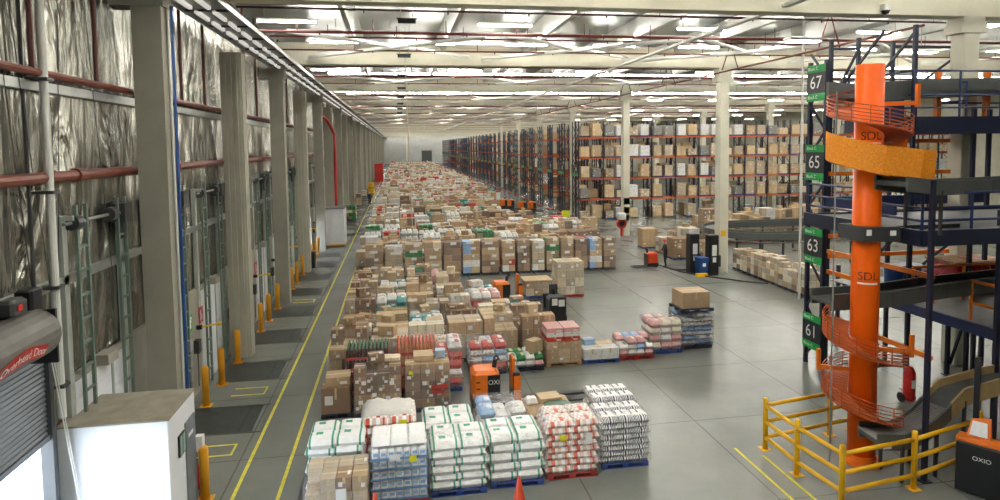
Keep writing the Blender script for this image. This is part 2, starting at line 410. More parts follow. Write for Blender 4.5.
for k, yc in enumerate(DOCKS):
    if k == 8: continue
    t = struct(empty('door_%d' % (k + 1), (WX + .02, yc, 0)), ('white slatted dock door between green tracks, %s from the camera' % nth(k)))
    place(leaf, 'door_leaf', t, (.08, 0, 0)); place(header, 'header', t)
    if k < 20:
        for q in (-1.32, 1.32): place(track, 'track', t, (0, q, 0))
        place(ladder, 'ladder_track', t, (.02, -1.12, 0)); place(ladder, 'ladder_track', t, (.02, .8, 0))
        place(shaft, 'shaft', t); place(motor, 'motor', t, (0, 1.15, 0))
        for q in (-1.15, .5): place(drum, 'drum', t, (0, q, 0))
# dock levellers, bollards, signs and boxes along the doors
m = MB(); m.box(-1, 1, -.95, .95, 0, .012); lev = m.mesh('deck_plate', [mat('leveller_steel', '3c423f', .45, .3, var=.2, scale=3)])
m = MB()
for x0, x1, y0, y1 in ((-1.05, 1.25, -1.02, -.95), (-1.05, 1.25, .95, 1.02), (1.18, 1.25, -.95, .95)): m.box(x0, x1, y0, y1, 0, .016)
levf = m.mesh('edge_frame', [mat('leveller_edge', '56594f', .5, .3)])
m = MB(); m.box(.62, .66, -.95, .95, .012, .016); levl = m.mesh('lip_hinge', [M_black])
for k in range(24):
    t = thing('dock_leveller', 'dark steel dock leveller plate in the floor, %s from the camera' % nth(k), 'dock leveller', (-5.25, DOCKS[k] + DOCK, 0), 0, 'dock levellers along the wall')
    place(lev, 'deck_plate', t); place(levf, 'edge_frame', t); place(levl, 'lip_hinge', t)
pm = MB().lathe([(.105, 0), (.105, 1.18), (.09, 1.24), (.05, 1.27)], n=14).mesh('bollard_post', [M_ylw], True)
pb = MB().box(-.17, .17, -.17, .17, 0, .02).mesh('base_plate', [M_ylw])
by = [14.85, 20.45, 22.25, 24.45] + [28.45 + .05, 30.25, 32.45, 36.8, 38.6, 40.9, 45.2, 47, 49, 53.5, 55.4, 61.8, 63.7, 70, 72, 78.6, 80.4]
for k, y in enumerate(by):
    t = thing('bollard', 'yellow steel bollard guarding a dock door, %s from the camera' % nth(k), 'bollard', (-6.05 if k else -4.5, y, 0), 0, 'yellow bollards along the docks')
    place(pm, 'post', t); place(pb, 'base_plate', t)
gs = MB(); gs.box(0, .02, -.2, .2, 0, .55, 0); gs.box(.02, .026, -.04, .06, .12, .4, 1); gs.box(.02, .026, -.12, .1, .3, .36, 1); gs.lathe([(.04, .42), (.04, .49)], .023, .02, 8, 1)
gsm = gs.mesh('plate', [M_green, M_white])
rs = MB(); rs.box(0, .02, -.2, .2, 0, .55, 0); rs.box(.02, .026, -.1, -.04, .1, .45, 1); rs.box(.02, .026, .03, .1, .1, .3, 1); rsm = rs.mesh('plate', [M_red, M_white])
m = MB(); m.box(0, .16, -.13, .13, 0, .42); m.tube([(.08, 0, 0), (.08, 0, -1.1)], .02, 6); cbm = m.mesh('casing', [M_dgrey])
m = MB(); m.box(0, .25, -.09, .09, 0, .2, 0); m.tube([(.2, 0, .1), (.55, .15, .12), (.9, .5, .1)], .045, 8, 1); m.lathe([(.02, -.02), (.12, .04), (.12, .14), (.05, .2)], .92, .52, 10, 1); lampm = m.mesh('dock_lamp', [M_black, M_yellow])
for k in range(1, 9):
    y = DOCKS[k]
    for yy, me, nm, lab, z in ((y + 1.75, gsm, 'exit_sign', 'small green emergency sign on the wall beside a dock door', 2.2), (y + 2.9, rsm, 'fire_sign', 'small red fire sign on the wall between dock doors', 2.2)):
        if k in (1, 3, 5, 6, 7): 
            t = thing(nm, lab + ', %s from the camera' % nth(k - 1), 'sign', (WX + .13, yy, z), 0, nm.replace('_', ' ') + 's by the docks'); place(me, 'plate', t)
    t = thing('control_box', 'grey dock control box with a hanging lead, %s from the camera' % nth(k - 1), 'control box', (WX + .13, y + 2.2, 1.4), 0, 'dock control boxes'); place(cbm, 'casing', t)
    t = thing('dock_lamp', 'yellow swing arm dock lamp beside a door, %s from the camera' % nth(k - 1), 'lamp', (WX + .13, y + 2.45, 2.1), 0, 'dock lamps'); t.scale = (.65, .65, .65); place(lampm, 'arm', t)

# ------------------------------------------------------------------ roof services
tm = MB(); tm.box(-1.2, 1.2, -.1, .1, 0, .07); lhouse = tm.mesh('housing', [M_steelw]); M_hbay = mat('high_bay_glow', (1, .96, .88, 1), emit=30.0)
tm = MB(); tm.tube([(-1.17, 0, -.05), (1.17, 0, -.05)], .045, 8); ltube = tm.mesh('tube', [M_tube])
m = MB()
for x in (-.9, .9): m.tube([(x, 0, .07), (x, 0, .6)], .012, 5)
lrod = m.mesh('hanger_rod', [M_galv])
rows = []
for k in range(-1, NB):
    for d in (2.9, 7.0, 11.2, 14.6): rows.append((19.4 + BAY * k + d))
nl = 0; row_i = 0
for k in range(-1, 5):
    for d, pitch, x0, zl in ((5.1, 2.75, -4.2, 13.4), (8.2, 9.2, -4.4, 13.3), (11.1, 2.5, -3.6, 13.4), (13.6, 4.9, -3.0, 13.35)):
        y = 19.4 + BAY * k + d
        if y < 8 or (k > 0 and d > 13): continue
        if k > 0 and d < 6: pitch = 5.1
        x = x0; n_in_row = 0
        while x < min(58, y * 1.0 + 8):
            t = thing('ceiling_light', 'white fluorescent batten under the roof, %s from the dock wall in the %s lamp row' % (nth(n_in_row), nth(row_i)), 'ceiling light', (x, y, zl), 0, 'fluorescent battens under the roof')
            place(lhouse, 'housing', t); place(ltube, 'tube', t); place(lrod, 'hanger_rod', t); nl += 1; n_in_row += 1; x += pitch
        row_i += 1
farl = MB()
for k in range(5, NB):
    for d in (4.0, 11.0):
        x = -4.
        while x < 50: farl.box(x - 1.2, x + 1.2, 19.4 + BAY * k + d - .06, 19.4 + BAY * k + d + .06, 13.3, 13.42); x += 4.2
tag(farl.build('distant_ceiling_lights', M_tube), 'far fluorescent battens glowing under the distant roof', 'ceiling lights', None, 'stuff')
hb = MB().bbox(-.75, .75, -.28, .28, 0, .16, .05).mesh('housing', [M_steelw]); hl = MB().box(-.68, .68, -.22, .22, -.03, -.005).mesh('lamp_glass', [M_hbay])
hr = MB().tube([(0, 0, .16), (0, 0, 1.3)], .02, 5).mesh('hanger_rod', [M_galv]); c = 0
HB = [(3.5, 7.5), (-.5, 8.5), (1.5, 9.5), (5.5, 9.5), (2.0, 5.5), (4.5, 4.5), (8.0, 5.5), (11.5, 4.5), (15, 5.5), (17.0, 24.5), (21.5, 20.5), (16.3, 37.5), (25.0, 27.0), (29, 33)]  # the nearest lamps are out of view, added to brighten the front loads
for r, yy in enumerate((50.5, 58.5, 76, 90, 104)):
    for q in range(6): HB.append(((22.5 if r < 2 else 30) + 6.4 * q + 2.4 * (r % 2), yy))
for x, y in HB:
    t = thing('high_bay_light', 'bright wide high bay lamp, nearest ones added as unseen fill, %s from the camera' % nth(c), 'ceiling light', (x, y, 12.25), 0, 'high bay lamps over the racking side'); c += 1
    place(hb, 'housing', t); place(hl, 'lamp_glass', t); place(hr, 'hanger_rod', t)
print('lights', nl, c)
nsp = 0
for k in range(-1, 12):
    for d in (1.6, 4.6, 8.2, 10.6, 13.2):
        y = 19.4 + BAY * k + d
        if y < 8: continue
        m = MB(); z = 12.85 if d in (8.2, 13.2) else 13.05
        m.tube([(WX + 1.2, y, z), (60, y, z)], .04 if d != 8.2 else .065, 6)
        t = thing('sprinkler_pipe', 'dark red sprinkler pipe crossing under the roof, %s from the camera' % nth(nsp), 'pipe', (0, 0, 0), 0, 'sprinkler pipes under the roof'); nsp += 1
        m.build('pipe_run', M_piped, t)
        m = MB(); x = -4 + (nsp % 3)
        while x < 58:
            m.tube([(x, y, z), (x, y, z + .55)], .018, 4); m.lathe([(.03, z - .12), (.03, z)], x + .9, y, 6); x += 3.1
        m.build('hangers_and_heads', M_piped, t)
# long service runs with inverted V hangers
t = thing('hung_pipe', 'thin brown pipe on inverted V hangers running along the hall above the columns', 'pipe')
MB().tube([(18.6, 20, 12.1), (19.0, 120, 12.1)], .05, 8).build('pipe_run', M_pipe, t)
for k in range(9):
    y = 25 + 8.3 * k; x = 18.6 + .4 * (y - 20) / 100
    MB().tube([(x - .5, y, 12.1), (x, y, 13.6), (x + .5, y, 12.1)], .035, 6).build('hanger', M_piped, t)
t = thing('light_tray', 'grey cable tray running along the hall under the beams right of centre', 'cable tray')
m = MB(); m.box(12.48, 12.72, 14, 200, 12.4, 12.43); m.box(12.48, 12.5, 14, 200, 12.43, 12.5); m.box(12.7, 12.72, 14, 200, 12.43, 12.5); m.build('tray_floor', M_steelw, t)
for k in range(11): MB().tube([(12.6, 19.4 + BAY * k, 12.5), (12.6, 19.4 + BAY * k, 12.6)], .03, 6).build('bracket', M_dgrey, t)
for k in range(8):
    t = thing('aisle_marker', 'small dark marker plate hung in the line above the pallets, %s from the camera' % nth(k), 'hanging sign', (.42, 22 + BAY / 2 * k, 0), 0, 'marker plates above the pallets')
    MB().box(-.3, .3, -.05, .05, 12.2, 12.34).box(-.34, .34, -.08, .08, 12.34, 12.37).build('plate', M_dgrey, t); MB().tube([(-.2, 0, 12.36), (-.2, 0, CEIL)], .012, 4).tube([(.2, 0, 12.36), (.3, 0, CEIL)], .012, 4).build('wire', M_galv, t)
tag(MB().tube([(.45, 33.4, CEIL), (.5, 33.4, 12.9), (.95, 43.8, 1.9)], .03, 6).build('hanging_rope', M_cream), 'pale rope slanting down from the roof to the pallets', 'rope')
t = thing('security_camera', 'dome camera under the nearest roof beam', 'camera', (16.2, 19.0, 12.35))
MB().lathe([(.16, 0), (.16, .2)], n=14).build('housing', M_steelw, t); MB().lathe([(.02, -.13), (.1, -.09), (.14, 0)], n=14).build('dome', M_black, t)

# ------------------------------------------------------------------ roller shutter, booths
t = struct(empty('door_31', (0, 0, 0)), 'half open grey roller shutter with a large barrel hood beside the white booth')
m = MB(); cx, cz, r = -6.28, 4.85, .42; n = 14
prof = [(cx + r * cos(a), cz + r * sin(a)) for a in [(-.62 + 1.35 * k / n) * pi for k in range(n + 1)]]
prof = [(WX + .02, prof[0][1])] + prof + [(WX + .02, prof[-1][1])]
for ya, yb in ((8.4, 11.95),):
    v = [(x, ya, z) for x, z in prof] + [(x, yb, z) for x, z in prof]; N = len(prof)
    m.add(v, [(k, k + 1, N + k + 1, N + k) for k in range(N - 1)] + [tuple(range(N)), tuple(range(2 * N - 1, N - 1, -1))])
m.build('barrel_hood', mat('hood_grey', '6a6862', .55, .2, var=.15, scale=3), t)
MB().box(WX + .02, -5.95, 11.95, 12.01, 4.3, 5.25).build('end_plate', M_black, t)
m = MB(); z = 2.66
while z < 4.7: m.tube([(WX + .12, 8.9, z + .045), (WX + .12, 12.78, z + .045)], .05, 6); z += .095
m.box(WX + .06, WX + .2, 8.9, 12.78, 2.58, 2.68)
m.build('shutter_curtain', mat('shutter_grey', '6c7176', .45, .4, var=.08), t)
for ya in (8.85, 12.75): MB().box(WX + .02, WX + .24, ya, ya + .13, 0, 4.6).build('guide', M_dgrey, t)
def on_barrel(p): 
    a = (p.z - cz) / r
    return Vector((cx + (r + .012) * cos(a) + p.x, p.y, cz + (r + .012) * sin(a)))
m = MB(); L = []
for k in range(25):
    u = k / 24; y = 10.2 + 1.35 * u; zc = 4.64 + .12 * sin(pi * u); L.append((y, zc))
for a, b in zip(L, L[1:]):
    m.quad(*[on_barrel(Vector(q)) for q in ((0, a[0], a[1] - .11), (0, b[0], b[1] - .11), (0, b[0], b[1] + .11), (0, a[0], a[1] + .11))], 0)
def arch(p): 
    u = (p.y - 10.2) / 1.35
    q = on_barrel(Vector((0, p.y, p.z + .12 * sin(pi * u)))); q.x += .012; return q
MT = Matrix(((0, 0, 1, 0), (1, 0, 0, 10.86), (0, 1, 0, 4.64), (0, 0, 0, 1)))
m.text('Overhead Door', .19, MT, 1, arch)
m.build('red_lettering', [M_red, M_paper], t)
m = MB(); m.bbox(-6.55, -6.25, 11.3, 11.75, 5.3, 5.55, .05); m.build('motor', M_dgrey, t)
MB().box(-6.25, -6.235, 11.42, 11.55, 5.36, 5.46).build('warning_label', M_red, t)
m = MB(); m.bbox(-6.55, -6.25, 11.85, 12.2, 5.25, 5.62, .04); m.box(-6.7, -6.35, 11.7, 12.1, 5.1, 5.35); m.build('gearbox', M_black, t)
m = MB()
for q in (12.95, 13.02): m.tube([(-6.3, q - .6, 4.6), (-6.2, q, 1.1)], .012, 4)
m.build('hand_chain', M_steelw, t)

t = thing('office_booth', 'white flat roofed booth in the lower left beside the roller shutter', 'booth', (0, 0, 0))
BX0, BX1, BY0, BY1, BZ = -6.7, -4.66, 13.25, 14.9, 2.6
MB().bbox(BX0, BX1, BY0, BY1, 0, BZ - .03, .015).build('shell', M_boothw, t)
m = MB(); m.box(BX0, BX1 + .02, BY0 - .02, BY1 + .02, BZ - .03, BZ); m.build('roof', M_boothtop, t)
m = MB(); m.box(BX1, BX1 + .03, 14.18, 14.78, 0, 2.1); m.build('booth_door', mat('booth_door_grey', '6f757b', .5), t)
m = MB(); m.box(BX1 + .03, BX1 + .036, 14.32, 14.62, 1.72, 1.8, 0)
m.lathe([(.09, 1.5), (.09, 1.504)], 0, 0, 3, 0)
m.build('door_notice', M_paper, t)
m = MB(); m.box(BX1, BX1 + .04, 13.75, 14.1, 1.55, 2.0, 0); m.build('window_frame', M_black, t)
m = MB(); m.box(BX1 + .04, BX1 + .045, 13.78, 13.9, 1.58, 1.97); m.box(BX1 + .04, BX1 + .045, 13.95, 14.07, 1.58, 1.97); m.build('pane', M_glass, t)
MB().box(BX1, BX1 + .16, 14.82, 14.98, 1.15, 1.5).build('letter_box', M_paper, t)
t = thing('fire_extinguisher', 'red fire extinguisher against the wall behind the white booth', 'fire extinguisher', (-4.75, 15.4, 0))
MB().lathe([(.08, 0), (.085, .05), (.085, .5), (.05, .58), (.025, .6)], n=14).build('cylinder', M_red, t, True)
MB().lathe([(.03, .6), (.03, .68)], n=8).tube([(0, 0, .65), (.1, 0, .63), (.11, 0, .3)], .015, 6).build('valve_and_hose', M_black, t)
MB().box(.02, .09, -.06, .06, .2, .36).build('instruction_label', M_paper, t)

t = thing('white_kiosk', 'tall white kiosk standing between the dock columns farther along', 'booth', (0, 0, 0))
MB().bbox(-5.95, -4.4, 52.6, 55.0, .12, 3.0, .03).build('shell', M_boothw, t)
MB().box(-5.97, -4.38, 52.5, 55.02, 0, .12).build('yellow_plinth', M_yellow, t)
MB().box(-6.0, -4.35, 52.55, 55.05, 3.0, 3.06).build('roof', M_grey, t)
t = thing('fire_extinguisher', 'red fire extinguisher fixed beside the tall white kiosk', 'fire extinguisher', (-6.1, 52.2, .5))
MB().lathe([(.11, 0), (.11, .6), (.04, .72)], n=12).build('cylinder', M_red, t, True); MB().box(-.15, .15, -.12, .12, -.5, 0).build('stand', M_black, t)
t = thing('waste_bin', 'dark waste bin beside a ribbed dock column', 'bin', (-5.9, 43.4, 0))
MB().box(-.3, .3, -.3, .3, 0, 1.0).build('body', M_black, t); MB().bbox(-.32, .32, -.32, .32, 1.0, 1.1, .04).build('lid', M_dgrey, t)

# ------------------------------------------------------------------ pallet racks
def frame_mesh(h, d=1.1, w=.1):
    m = MB(); m.box(-w / 2, w / 2, 0, w, 0, h); m.box(-w / 2, w / 2, d - w, d, 0, h)
    z = .3; q = 0
    while z + .9 < h:
        a, b_ = ((0, .05, z), (0, d - .05, z + .9)) if q % 2 == 0 else ((0, d - .05, z), (0, .05, z + .9))
        m.beam(a, b_, .05, .05); z += .9; q += 1
    m.box(-.09, .09, -.02, w + .02, 0, .03); m.box(-.09, .09, d - w - .02, d + .02, 0, .03)
    return m.mesh('upright_frame', [M_navy])
UF = frame_mesh(10.5)
RX0, RY0, BW, NBAY = 18.95, 64.5, 2.72, 17
LEV = (2.2, 4.4, 6.6, 8.8)
bm_ = MB().box(.05, BW - .05, 0, .06, -.14, 0); 
rbeam = bm_.mesh('rack_beam', [M_rackor])
def sign_plate(m, num, small, w, h, gb):
    """dark number plate with green bands, facing -x, centred on the origin"""
    m.box(-.03, 0, -w / 2, w / 2, -h / 2, h / 2, 0)
    m.box(-.035, -.03, -w / 2, w / 2, h / 2 - gb, h / 2, 1); m.box(-.035, -.03, -w / 2, w / 2, -h / 2, -h / 2 + gb, 1)
    M = Matrix(((0, 0, -1, -.04), (-1, 0, 0, 0), (0, 1, 0, 0), (0, 0, 0, 1)))
    m.text(num, h * .5, M, 2)
    if small:
        for z in (h / 2 - gb / 2, -h / 2 + gb / 2): m.text(small, gb * .62, Matrix.Translation((0, w * .16, z)) @ M, 2)
    return m
for i in range(36):
    y = RY0 + 5.7 * i
    if y > 268: break
    t = thing('pallet_rack', ('long pallet rack facing the camera across the hall' if i == 0 else 'dark pallet rack row end behind the front rack, %s behind it' % nth(i - 1)), 'pallet rack', (RX0, y, 0), 0, 'pallet racks along the right')
    nb = NBAY if i == 0 else (3 if i < 8 else 2)
    for k in range(nb + 1):
        place(UF, 'upright_frame', t, (k * BW, 0, 0))
        if i == 0 or k < 2: place(UF, 'upright_frame', t, (k * BW, 1.3, 0))
    for k in range(nb):
        for z in LEV:
            place(rbeam, 'rack_beam', t, (k * BW, 0, z))
            if i == 0 or i < 4: place(rbeam, 'rack_beam', t, (k * BW, 1.06, z))
    m = MB(); m.box(-.2, -.05, -.05, 2.45, 0, .12); m.build('end_guard', M_redp, t)
    s = MB(); s.box(-.14, -.1, .05, 2.35, 4.65, 4.95, 1); s.box(-.14, -.1, .05, 1.0, 4.95, 5.85, 0); s.box(-.14, -.1, 1.4, 2.35, 4.95, 5.85, 0)
    if i < 3: s.text(('41', '40', '39')[i], .62, Matrix(((0, 0, -1, -.15), (-1, 0, 0, .52), (0, 1, 0, 5.4), (0, 0, 0, 1))), 2)
    s.build('row_sign', [M_signk, M_green, M_white], t)

# goods on the rack facing the camera, every pallet on its own
def carton_block(nx, ny, nz, w, d, h, mats=8, jit=.01, z0=.14, rnd=R, lab=True):
    m = MB(); cw, cd, ch = w / nx, d / ny, h / nz
    base = rnd.randrange(mats)
    for k in range(nz):
        for j in range(ny):
            for i in range(nx):
                mi = base if rnd.random() < .75 else rnd.randrange(mats)
                x0 = -w / 2 + i * cw + rnd.uniform(0, jit); y0 = -d / 2 + j * cd + rnd.uniform(0, jit)
                m.box(x0, x0 + cw - jit - .008, y0, y0 + cd - jit - .008, z0 + k * ch, z0 + (k + 1) * ch - .008, mi)
                if lab and j == 0 and rnd.random() < .4:
                    lx = x0 + cw * rnd.uniform(.15, .5); lz = z0 + (k + rnd.uniform(.2, .5)) * ch
                    m.box(lx, lx + .12, y0 - .004, y0, lz, lz + .1, mats)
    return m
def pallet_mesh(w, d, M):
    m = MB()
    for y in (-d / 2 + .05, 0, d / 2 - .05):
        for x in (-w / 2 + .07, 0, w / 2 - .07): m.box(x - .07, x + .07, y - .05, y + .05, .02, .1)
        m.box(-w / 2, w / 2, y - .05, y + .05, 0, .02)
    n = 6
    for k in range(n): m.box(-w / 2 + k * w / n + .01, -w / 2 + (k + 1) * w / n - .01, -d / 2, d / 2, .12, .14)
    for y in (-d / 2 + .05, 0, d / 2 - .05): m.box(-w / 2, w / 2, y - .05, y + .05, .1, .12)
    return m.mesh('pallet', [M])
PAL = {c: pallet_mesh(1.2, 1.0, M) for c, M in (('blue', M_bluep), ('red', M_redp), ('dark', M_dkp), ('plain', M_wood))}
def shell_mesh(w, d, h, M, z0=.1, amp=.02, rnd=R):
    """stretch film round a load: loose skirt, slightly drawn in, puckered top"""
    m = MB(); nx, nz = 7, 7
    ring = lambda k: [(-w / 2 + w * i / nx, -d / 2) for i in range(nx)] + [(w / 2, -d / 2 + d * i / nx) for i in range(nx)] + [(w / 2 - w * i / nx, d / 2) for i in range(nx)] + [(-w / 2, d / 2 - d * i / nx) for i in range(nx)]
    v = []; n = nx * 4
    for k in range(nz + 1):
        s = 1.02 + .012 * sin(k * 1.9)
        for x, y in ring(k): v.append((x * s + rnd.uniform(-amp, amp) * .4, y * s + rnd.uniform(-amp, amp) * .4, z0 + (h - z0 + .015) * k / nz))
    f = [(k * n + j, k * n + (j + 1) % n, (k + 1) * n + (j + 1) % n, (k + 1) * n + j) for k in range(nz) for j in range(n)]
    v.append((0, 0, h + .03)); c = len(v) - 1
    f += [(nz * n + j, nz * n + (j + 1) % n, c) for j in range(n)]
    m.add(v, f)
    return m.mesh('stretch_film', [M], True)
RR = random.Random(3)
RG = []
LC = [CART[q] for q in (3, 7, 6, 1, 3, 7, 6, 3)]
rk = [(LC[:3] + [CART[0]] + LC[4:] + [M_paper], 'tan carton'), (LC + [M_paper], 'pale carton'), ([M_pwhite] * 8 + [M_pblue], 'white pack'), ([M_smoke] * 6 + CART[:2] + [M_paper], 'grey wrapped')]
for q in range(14):
    ty = 2 if q in (5, 11) else (3 if q in (3, 9) else q % 2)
    h = RR.choice((.7, .85, 1.0, 1.15, 1.25, 1.4)); mb = carton_block(RR.choice((2, 3, 3)), 2, RR.choice((2, 3, 4)), 1.12, .98, h, rnd=RR)
    RG.append((mb.mesh('goods', rk[ty][0]), rk[ty][1], h))
RFILM = shell_mesh(1.14, 1.0, 1.2, M_film, rnd=RR)
LN = ['floor', 'lowest shelf', 'second shelf', 'third shelf', 'top shelf']
for lev, z in enumerate((0,) + LEV):
    for k in range(NBAY):
        for s in (0, 1):
            if RR.random() < (.2 if lev == 0 else .1): continue
            if lev == 0 and 3 < k: 
                if RR.random() < .3: continue
            me, nm, h = RR.choice(RG)
            if lev == 4 and RR.random() < .4: me, nm, h = RG[RR.choice((3, 7, 9, 12))]
            t = thing('rack_load', '%s load on the %s, %s front rack bay from the left, %s' % (nm, LN[lev], nth(k), ('left half', 'right half')[s]), 'rack load',
                      (RX0 + k * BW + .72 + s * 1.28 + RR.uniform(-.04, .04), RY0 + .56, z), 0, 'pallet loads in the front rack')
            place(PAL[RR.choice(('plain', 'plain', 'blue', 'dark'))], 'pallet', t); g = place(me, 'goods', t); g.scale = (RR.uniform(.78, .92), 1, RR.uniform(.85, 1.05))
# goods stored deeper in the racks: nobody could count them from here
m = MB()
for i in range(36):
    y = RY0 + 5.7 * i
    if y > 268: break
    for lev, z in enumerate((0.05,) + LEV):
        for k in range(NBAY if i == 0 else (3 if i < 8 else 2)):
            for s in (0, 1):
                for dy in ((1.86,) if i == 0 else (.56, 1.86)):
                    if RR.random() < (.5 if i == 0 else .3) or (i and (k == 0 or RR.random() < .4)): continue
                    h = RR.uniform(.7, 1.6); x = RX0 + k * BW + .72 + s * 1.28; a = RR.uniform(.48, .58)
                    yy = y + dy; mi = RR.randrange(9); n = RR.choice((1, 2, 3))
                    for q in range(n): m.box(x - a, x + a, yy - .45, yy + .45, z + .14 + q * h / n, z + .14 + (q + 1) * h / n - .02, mi)
                    m.box(x - .58, x + .58, yy - .5, yy + .5, z, z + .13, 9)
tag(m.build('stored_goods', CART + [M_pwhite, M_wood]), 'cartons stored deep in the dark rack rows', 'stored goods', None, 'stuff')

# ------------------------------------------------------------------ mezzanine with conveyors, spiral chute
t = thing('number_frame', 'tall dark rack frame carrying the four green and black number plates', 'rack frame', (0, 0, 0))
for y in (20.5, 19.65): MB().box(14.5, 14.62, y - .06, y + .06, 0, 10.8).build('post', M_navy, t)
m = MB(); z = .3; q = 0
while z < 10.3:
    a, b_ = (19.65, 20.5) if q % 2 else (20.5, 19.65)
    m.beam((14.56, a, z), (14.56, b_, z + .9), .06, .06); z += .9; q += 1
m.build('lattice', M_navy, t)
for num, z in (('67', 10.05), ('65', 7.28), ('63', 4.33), ('61', 1.25)):
    o = sign_plate(MB(), num, 'Block C', .98, 1.25, .26).build('number_plate', [M_signk, M_green, M_white], t); o.location = (14.49, 20.07, z)

t = thing('mezzanine', 'dark blue steel mezzanine with decks, rails and posts on the right', 'mezzanine', (0, 0, 0))
posts = [(12.08, 12.6, 7.1), (16.0, 17.5, 11.6), (18.3, 17.6, 9), (19.2, 17.9, 9), (15.25, 13.8, 6.2), (15.95, 19.9, 11.6), (14.9, 19.9, 11.5), (17.3, 19.9, 11.5), (20.6, 17.5, 10.4), (20.3, 20.0, 11.5), (16.9, 21.9, 3.2), (18.9, 14.5, 9.5), (21.0, 14.8, 9.5), (22.8, 19.0, 11), (18.4, 18.4, 3.2), (19.2, 18.2, 3.2)]
for x, y, h in posts: MB().box(x - (.06 if x > 13 else .045), x + (.06 if x > 13 else .045), y - .05, y + .05, 0, h).box(x - .12, x + .12, y - .12, y + .12, 0, .02).build('post', M_navy, t)
# decks
MB().box(15.9, 24, 17.3, 20.4, 8.55, 8.68).box(15.9, 24, 17.25, 17.32, 8.2, 8.75).box(15.85, 15.92, 17.3, 20.4, 8.3, 8.75).build('top_deck', M_navy, t)
MB().box(12.2, 22, 13.0, 17.3, 5.72, 5.8).build('middle_deck', M_dgrey, t)
MB().box(12.2, 22, 12.94, 13.02, 5.5, 5.88).box(12.14, 12.22, 13, 17.3, 5.5, 5.88).box(12.2, 22, 17.25, 17.3, 5.5, 5.85).build('middle_deck_edge', M_navy, t)
MB().box(15.4, 24, 12.6, 16.0, 2.98, 3.02).box(15.4, 26, 16, 20.4, 2.98, 3.02).build('lower_deck', M_grey, t)
MB().box(15.3, 15.4, 12.5, 19.6, 2.75, 3.05).box(15.3, 24, 15.9, 16.0, 2.75, 2.97).build('lower_deck_edge', M_navyb, t)
MB().box(14.62, 21, 19.6, 19.72, 5.75, 6.1).box(14.55, 14.62, 16.5, 19.6, 5.8, 6.1).build('cross_beam', M_navyb, t)
def rail(name, pts, z, hs, M, every=1, r=.035):
    m = MB()
    for h in hs: m.tube([(x, y, z + h) for x, y in pts], r, 6)
    for x, y in pts[::every]: m.tube([(x, y, z), (x, y, z + max(hs))], r, 6)
    return m.build(name, M, t)
rail('railing', [(15.92, 20.3), (15.92, 17.4), (17.5, 17.35), (19, 17.35), (20.6, 17.35), (22.5, 17.35)], 8.68, (.35, .75, 1.5), M_navyb)
rail('railing', [(18.2, 17.8), (18.2, 19.0), (20.2, 19.0), (22.5, 19.0)], 8.68, (.6, 1.2), M_navyb)
rail('railing', [(12.25, 17.2), (12.25, 15.0), (12.25, 13.05), (13.6, 13.05), (15.2, 13.05), (16.6, 13.05), (18.5, 13.05)], 5.8, (.3, .6, .95), M_navyb)
rail('railing', [(15.6, 16.9), (17.4, 16.9), (19.0, 16.9)], 3.02, (.5, 1.1), M_orange, 1, .045)
rail('railing', [(15.6, 14.9), (15.6, 12.8)], 3.02, (.5, 1.1), M_orange, 1, .045)
for ya, z in ((19.5, 4.05), (19.5, 4.75), (19.55, 2.3), (19.55, 6.9), (19.6, 8.0)):
    MB().box(14.65, 20.2, ya - .04, ya + .04, z - .07, z + .07).build('guard_beam', M_orange, t)
for x, z in ((14.7, 3.5), (14.7, 4.2), (14.7, 1.9)): MB().box(x - .04, x + .04, 15.2, 19.6, z - .07, z + .07).build('guard_beam', M_orange, t)
for x, y0, y1, z0, z1 in ((16.0, 17.5, 19.9, 9.4, 11.4), (14.9, 17.5, 19.9, 9.4, 11.4), (16, 17.5, 19.9, 3.2, 5.4), (18.3, 17.6, 19.9, 3.2, 5.2)):
    MB().beam((x, y0, z1), (x, y1, z0), .07, .07).build('brace', M_navy, t)
for x0, x1, y, z0, z1 in ((14.9, 15.95, 19.9, 9.3, 11.2), (18.4, 19.2, 18.3, .4, 2.6), (17.3, 20.3, 19.9, 9.3, 11.3)):
    MB().beam((x0, y, z0), (x1, y, z1), .07, .07).beam((x0, y, z1), (x1, y, z1 + .02), .08, .08).build('brace', M_navy, t)
for x in (17.9, 19.8): MB().box(x, x + .16, 18.6, 18.76, 8.68, 10.3).build('orange_post', M_orange, t)
m = MB(); m.box(15.2, 16.3, 18.2, 18.26, 8.72, 9.5); m.build('blue_panel', M_blue, t)
